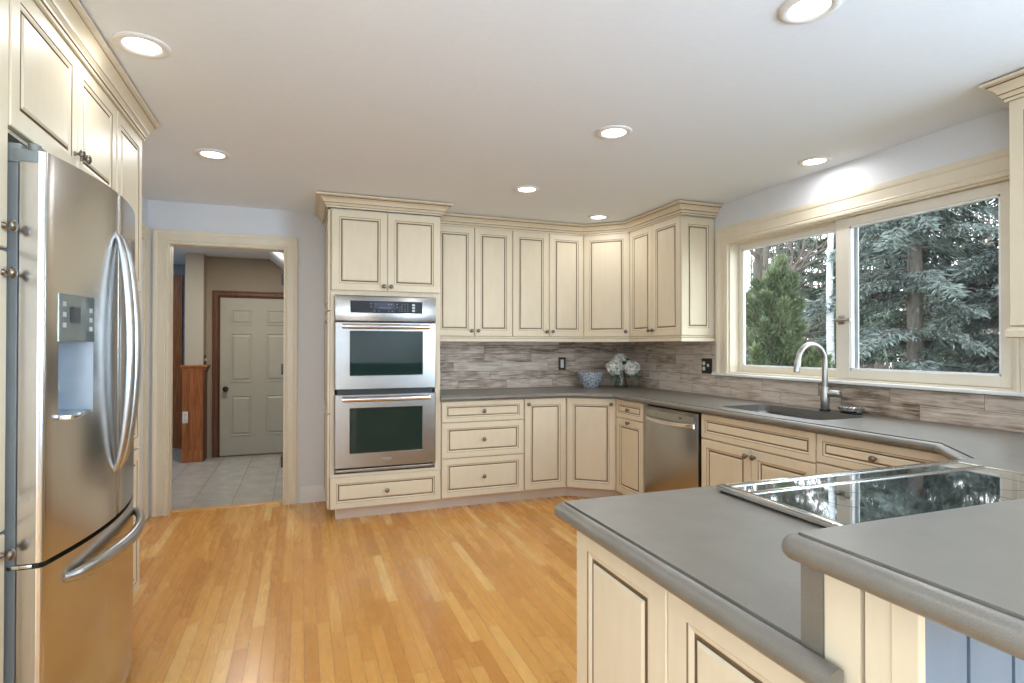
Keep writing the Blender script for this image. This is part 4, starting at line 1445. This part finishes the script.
hydrangea(vx - 0.084, vy - 0.022, ZT + 0.192, 0.076, (0.03, 0.012), 'creamy white hydrangea leaning over the blue and white bowl', 1, [(vx - 0.05, vy - 0.02, ZT + 0.14, -0.75, -0.2, -0.45, 0.10)])
hydrangea(vx + 0.080, vy - 0.050, ZT + 0.186, 0.078, (-0.03, 0.012), 'creamy white hydrangea leaning towards the window wall', 2, [(vx + 0.06, vy - 0.03, ZT + 0.14, 0.8, -0.4, -0.30, 0.11)])
hydrangea(vx + 0.012, vy + 0.045, ZT + 0.262, 0.064, (0.0, -0.03), 'smaller white hydrangea at the top and back of the bunch', 3, [(vx + 0.04, vy + 0.02, ZT + 0.24, 0.7, 0.2, 0.5, 0.10), (vx + 0.0, vy - 0.03, ZT + 0.22, 0.1, -0.5, 0.6, 0.06)])

# switch and outlet plates on the tiles
t = thing('light_switch', 'black plate with one ivory rocker on the tiles beside the bowl', 'switch', (-0.7125, -0.0105, 1.138))
MB().box(-0.752, -0.674, -0.0165, -0.0105, 1.076, 1.200, bev=0.002).build('cover_plate', 'black', t)
MB().box(-0.731, -0.697, -0.0215, -0.0167, 1.098, 1.178, bev=0.002).build('rocker', 'switch', t)
t = thing('wall_outlet', 'black double plate with round outlet faces on the tiles beside the window', 'outlet', (-0.0105, -1.272, 1.148))
MB().box(-0.0165, -0.0105, -1.333, -1.213, 1.086, 1.210, bev=0.002).build('cover_plate', 'black', t)
mb = MB()
for zz in (1.127, 1.169):
    mb.lathe([(0.0165, 0), (0.0165, 0.004), (0.014, 0.005), (0.006, 0.0045), (0.006, 0.003), (0, 0.003)], (-0.0167, -1.243, zz), (-1, 0, 0), 18)
mb.build('outlet_face', 'switch', t, 40)
MB().box(-0.030, -0.0167, -1.306, -1.292, 1.142, 1.166, bev=0.003).build('toggle', 'switch', t)

# ================================================================== RECESSED CEILING LIGHTS
LIGHTS = [(-3.665, -2.593, 'recessed ceiling light closest to the cabinet above the refrigerator'),
          (-3.593, -1.340, 'recessed ceiling light between the refrigerator run and the doorway'),
          (-1.575, -2.457, 'recessed ceiling light in the middle of the kitchen ceiling'),
          (-1.600, -1.298, 'recessed ceiling light over the floor in front of the wall cabinets'),
          (-0.200, -2.477, 'recessed ceiling light right above the window and sink'),
          (-1.535, -3.640, 'recessed ceiling light above the cooktop on the peninsula'),
          (-0.695, -0.705, 'recessed ceiling light tucked beside the angled corner wall cabinet'),
          (-3.60, -3.90, None), (-3.0, -5.6, None), (-1.4, -5.6, None), (-3.0, -7.1, None), (-1.4, -7.1, None)]  # these five are out of view, added for brightness
DIM = {(-3.665, -2.593): 0.5, (-0.200, -2.477): 0.65, (-0.695, -0.705): 0.65}
for x, y, lab in LIGHTS:
    t = thing('recessed_light', lab or 'added recessed ceiling light out of view, for more room light', 'ceiling light', (x, y, CEIL), 'recessed ceiling lights')
    MB().lathe([(0.094, -0.0005), (0.094, -0.004), (0.088, -0.008), (0.070, -0.009), (0.062, -0.004), (0.062, -0.0005)], (x, y, CEIL), n=40).build('trim_ring', 'white', t, 40)
    MB().lathe([(0.0, -0.0035), (0.0615, -0.0035), (0.0615, -0.001), (0.0, -0.001)], (x, y, CEIL), n=36).build('lens', 'lens', t)
    area('can_lamp', (x, y, CEIL - 0.0095), (0, 0, -1), 0.115, 0, CAN_W * DIM.get((x, y), 1.0), CAN_COL, 'DISK', 175)

# ================================================================== OUTDOORS
GZ = -0.9
struct(MB().add([(0.3, -14, GZ), (60, -14, GZ - 0.5), (60, 60, GZ - 0.5), (0.3, 60, GZ)], [(0, 1, 2, 3)]), 'ground', 'ground')


def mesh_np(name, V_, F_, material, parent):
    me = bpy.data.meshes.new(name)
    V_ = np.asarray(V_, np.float32) - np.asarray(ORG.get(parent.name, (0, 0, 0)), np.float32)
    me.vertices.add(len(V_))
    me.vertices.foreach_set('co', V_.ravel())
    F_ = np.asarray(F_, np.int32)
    k_ = F_.shape[1]
    me.loops.add(F_.size)
    me.loops.foreach_set('vertex_index', F_.ravel())
    me.polygons.add(len(F_))
    me.polygons.foreach_set('loop_start', np.arange(0, F_.size, k_, dtype=np.int32))
    me.polygons.foreach_set('loop_total', np.full(len(F_), k_, np.int32))
    me.materials.append(M[material])
    me.update(calc_edges=True)
    me.validate()
    o = bpy.data.objects.new(name, me)
    COL.objects.link(o)
    o.parent = parent
    return o


def sprays(C, D, ln, wd, rs):
    """flat tapered sprays: centres C, directions D, lengths ln, widths wd"""
    n = len(C)
    D = D / np.linalg.norm(D, axis=1, keepdims=True)
    rv = rs.normal(size=(n, 3))
    rv[:, 2] += 0.5
    S_ = np.cross(D, rv)
    S_ /= np.linalg.norm(S_, axis=1, keepdims=True) + 1e-9
    ln = ln[:, None]
    wd = wd[:, None]
    a = C
    b = C + D * ln * 0.45 + S_ * wd
    c_ = C + D * ln
    d = C + D * ln * 0.45 - S_ * wd
    V_ = np.stack([a, b, c_, d], 1).reshape(-1, 3)
    F_ = np.arange(4 * n).reshape(-1, 4)
    return V_, F_


def conifer(label, x, y, h, rad, seed, material, low=0.4, dens=1.0, droop=0.35, spray=0.1, trunk=0.13, topw=0.15):
    rs = np.random.RandomState(seed)
    t = thing('evergreen_tree', label, 'tree', (x, y, GZ))
    MB().tube([(x, y, GZ - 0.1), (x, y, GZ + h * 0.5), (x, y, GZ + h)], [trunk, trunk * 0.7, 0.02], 10).build('trunk', 'bark', t, 60)
    nb = int(150 * dens * h / 7)
    Cs, Ds, Ls, Ws = [], [], [], []
    br = MB()
    for i in range(nb):
        s = rs.uniform(0, 1) ** 0.9
        z = GZ + low + (h - low) * s
        L = rad * (topw + (1 - topw) * (1 - s)) * rs.uniform(0.65, 1.1)
        az = rs.uniform(0, 2 * math.pi)
        d = np.array([math.cos(az), math.sin(az), rs.uniform(0.0, 0.25)])
        k_ = max(8, int(46 * L))
        tt = np.sort(rs.uniform(0.15, 1.0, k_))
        pos = np.array([x, y, z]) + d * (L * tt)[:, None]
        pos[:, 2] -= droop * L * tt ** 2
        tip = np.array([x, y, z]) + d * L
        tip[2] -= droop * L
        br.tube([(x, y, z), tuple(np.array([x, y, z]) + d * L * 0.5 - np.array([0, 0, droop * L * 0.25])), tuple(tip)], [0.016, 0.010, 0.003], 4)
        for side in (-1, 1):
            pd = np.array([-d[1], d[0], 0]) * side
            for q in range(4):
                off = rs.uniform(0.0, 0.30, (k_, 1)) * (1.15 - tt[:, None]) * min(1, L)
                c_ = pos + pd * off + rs.normal(0, 0.025, (k_, 3)) - np.array([0, 0, 1]) * rs.uniform(0, 0.10, (k_, 1))
                dd_ = d * rs.uniform(0.2, 1.0, (k_, 1)) + pd * rs.uniform(0.2, 1.1, (k_, 1)) + np.array([0, 0, -1]) * rs.uniform(0.0, 1.0, (k_, 1))
                Cs.append(c_); Ds.append(dd_)
                Ls.append(spray * rs.uniform(0.6, 1.5, k_)); Ws.append(spray * rs.uniform(0.07, 0.15, k_))
    br.build('branches', 'twig', t, recalc=False)
    V_, F_ = sprays(np.concatenate(Cs), np.concatenate(Ds), np.concatenate(Ls), np.concatenate(Ws), rs)
    mesh_np('foliage', V_, F_, material, t)
    return t


def shrub(label, x, y, h, rad, seed, material='cypress', n=90, spray=0.085, trunk=0.06):
    """upright shrub of feathery plumes that point outward and up"""
    rs = np.random.RandomState(seed)
    t = thing('evergreen_shrub', label, 'shrub', (x, y, GZ))
    MB().tube([(x, y, GZ - 0.1), (x, y, GZ + h * 0.85)], [trunk, 0.015], 8).build('trunk', 'bark', t, 60)
    Cs, Ds, Ls, Ws = [], [], [], []
    br = MB()
    for i in range(n):
        s = (i + rs.uniform(0, 1)) / n
        az = i * 2.39996 + rs.uniform(-.4, .4)
        r0 = rad * (1 - s) ** 0.8 * rs.uniform(0.6, 1.25)
        upv = 0.5 + 1.6 * s
        d = np.array([math.cos(az), math.sin(az), upv])
        d /= np.linalg.norm(d)
        L = (0.45 + 0.5 * rad * (1 - s)) * rs.uniform(0.75, 1.25)
        tip = np.array([x + math.cos(az) * r0, y + math.sin(az) * r0, GZ + h * (0.10 + 0.90 * s)]) + d * 0.22 * rs.uniform(0.0, 1.3)
        b0 = tip - d * L
        br.tube([tuple(b0), tuple(tip)], [0.012, 0.003], 4)
        k_ = 520
        u = rs.uniform(0, 1, k_) ** 0.8
        ax = rs.normal(size=(k_, 3))
        ax -= (ax @ d)[:, None] * d
        ax /= np.linalg.norm(ax, axis=1, keepdims=True)
        wr = 0.22 * (1 - u) ** 0.7 * rs.uniform(0.5, 1.0, k_) * (0.5 + 0.5 * min(1, L))
        c_ = b0 + d * (L * u)[:, None] + ax * wr[:, None]
        Cs.append(c_); Ds.append(d * 0.8 + ax * rs.uniform(0.3, 1.1, (k_, 1)) + np.array([0, 0, 0.25]) + rs.normal(0, 0.2, (k_, 3)))
        Ls.append(spray * rs.uniform(0.6, 1.4, k_)); Ws.append(spray * rs.uniform(0.10, 0.2, k_))
    br.build('branches', 'twig', t, recalc=False)
    V_, F_ = sprays(np.concatenate(Cs), np.concatenate(Ds), np.concatenate(Ls), np.concatenate(Ws), rs)
    mesh_np('foliage', V_, F_, material, t)
    return t


def bare_tree(label, x, y, h, seed, trunk=0.2, material='bark', n1=16, name='bare_tree', lean=(0, 0), first=0.3, cat='tree'):
    rs = random.Random(seed)
    t = thing(name, label, cat, (x, y, GZ))
    P = [Vector((x + lean[0] * s * h + 0.12 * math.sin(s * 5 + seed), y + lean[1] * s * h + 0.1 * math.sin(s * 4), GZ - 0.1 + h * s)) for s in [i / 8 for i in range(9)]]
    MB().tube(P, [trunk * (1 - 0.8 * i / 8) for i in range(9)], 12).build('trunk', material, t, 60)
    mb = MB()

    def grow(p, d, L, r_, depth):
        pts = [p]
        q = p.copy()
        dd_ = d.copy()
        for i in range(5):
            dd_ = (dd_ + Vector((rs.uniform(-.25, .25), rs.uniform(-.25, .25), rs.uniform(-.08, .22)))).normalized()
            q = q + dd_ * L / 5
            pts.append(q.copy())
        mb.tube(pts, [r_ * (1 - 0.7 * i / 5) for i in range(6)], 5)
        if depth > 0:
            for i in range(4 + depth):
                s = rs.randint(1, 5)
                nd = (dd_ + Vector((rs.uniform(-1, 1), rs.uniform(-1, 1), rs.uniform(-.3, .8)))).normalized()
                grow(pts[s], nd, L * rs.uniform(0.4, 0.65), r_ * 0.45, depth - 1)

    for i in range(n1):
        s = first + (0.97 - first) * i / n1
        k_ = s * 8
        a = int(k_)
        p = P[a].lerp(P[min(a + 1, 8)], k_ - a)
        az = rs.uniform(0, 6.28)
        grow(p, Vector((math.cos(az), math.sin(az), rs.uniform(0.1, 0.7))).normalized(), h * rs.uniform(0.2, 0.36) * (1.15 - s), trunk * 0.34 * (1.1 - s), 2)
    mb.build('branches', 'twig' if material == 'bark' else material, t, 60, recalc=False)
    return t


shrub('bushy yellow-green evergreen shrub close outside the first window pane', 3.3, 1.30, 3.3, 1.2, 3, n=64)
shrub('low green bush spreading below the window beside the birch', 4.2, 0.75, 1.6, 0.75, 13, n=60)
conifer('blue-green hemlock standing closest to the sliding pane', 6.3, 1.35, 9.0, 2.1, 5, 'hemlock', 0.1, 1.2, 0.32, 0.11, 0.14)
conifer('blue-green hemlock at the outer edge of the sliding pane', 7.6, 0.0, 9.0, 2.2, 6, 'hemlock', 0.1, 1.25, 0.32, 0.12, 0.13)
conifer('tall hemlock standing deeper behind the other two', 9.8, 3.6, 10.5, 2.3, 8, 'spruce', 0.3, 0.9, 0.32, 0.13, 0.15)  # distance haze painted by the lighter spruce foliage colour
conifer('hazy grey-green spruce behind the birch trunk', 10.2, 5.7, 8.0, 1.7, 9, 'spruce', 0.5, 0.9, 0.25, 0.13, 0.12)
bare_tree('large bare tree with a thick dark trunk behind the yellow-green shrub', 7.9, 6.2, 11, 4, 0.24, first=0.2, n1=22)
bare_tree('slender bare tree with thin branches at the window edge', 6.6, 6.2, 9, 11, 0.09, first=0.25, n1=16)
conifer('soft grey-green spruce far behind the yellow-green shrub', 11.6, 8.9, 9.5, 2.2, 19, 'spruce', 0.4, 0.8, 0.28, 0.14, 0.13)
bare_tree('leaning bare tree close behind the top of the yellow-green shrub', 6.9, 5.5, 10, 31, 0.10, first=0.25, n1=18, lean=(0.03, -0.05))
bare_tree('thin bare tree far back between the hemlocks', 15, 6.2, 12, 14, 0.16, first=0.15, n1=18)
bare_tree('far bare tree half hidden by the tall hemlock', 17, 4.0, 12, 15, 0.18, first=0.15, n1=18)
bare_tree('far bare tree beyond the spruce', 15, 12.0, 12, 16, 0.18, first=0.15, n1=18)
bare_tree('white birch trunk leaning behind the shrub', 5.2, 2.0, 9, 21, 0.075, 'birch', 6, 'birch_tree', (0.035, -0.02), 0.75)

# distant leafless woods
rs = np.random.RandomState(40)
wd = MB()
for i in range(430):
    x = rs.uniform(19, 36)
    y = rs.uniform(-2, 34)
    hh = rs.uniform(5, 10)
    q = rs.uniform(-.06, .06, 2)
    wd.tube([(x, y, GZ - 0.6), (x + q[0] * hh, y + q[1] * hh, GZ + hh)], [rs.uniform(0.06, 0.14), 0.02], 5)
    for k_ in range(10):
        s_ = rs.uniform(0.15, 0.95)
        az = rs.uniform(0, 6.28)
        L_ = rs.uniform(0.7, 2.0) * (1.1 - s_ * 0.6)
        p0 = (x + q[0] * hh * s_, y + q[1] * hh * s_, GZ + hh * s_)
        wd.tube([p0, (p0[0] + math.cos(az) * L_, p0[1] + math.sin(az) * L_, p0[2] + L_ * rs.uniform(0.2, 0.9))], [0.035, 0.008], 4)
for i in range(2600):
    x = rs.uniform(18, 34)
    y = rs.uniform(-4, 34)
    az = rs.uniform(0, 6.28)
    q = rs.uniform(0.2, 0.9)
    hh = rs.uniform(0.8, 2.6)
    wd.tube([(x, y, GZ - 0.6), (x + math.cos(az) * q, y + math.sin(az) * q, GZ - 0.4 + hh)], [0.05, 0.015], 4)
o = wd.build('woods', 'twig', None, recalc=False)
tag(o, 'grey leafless woods in the distance behind the evergreens', 'woods', kind='stuff')
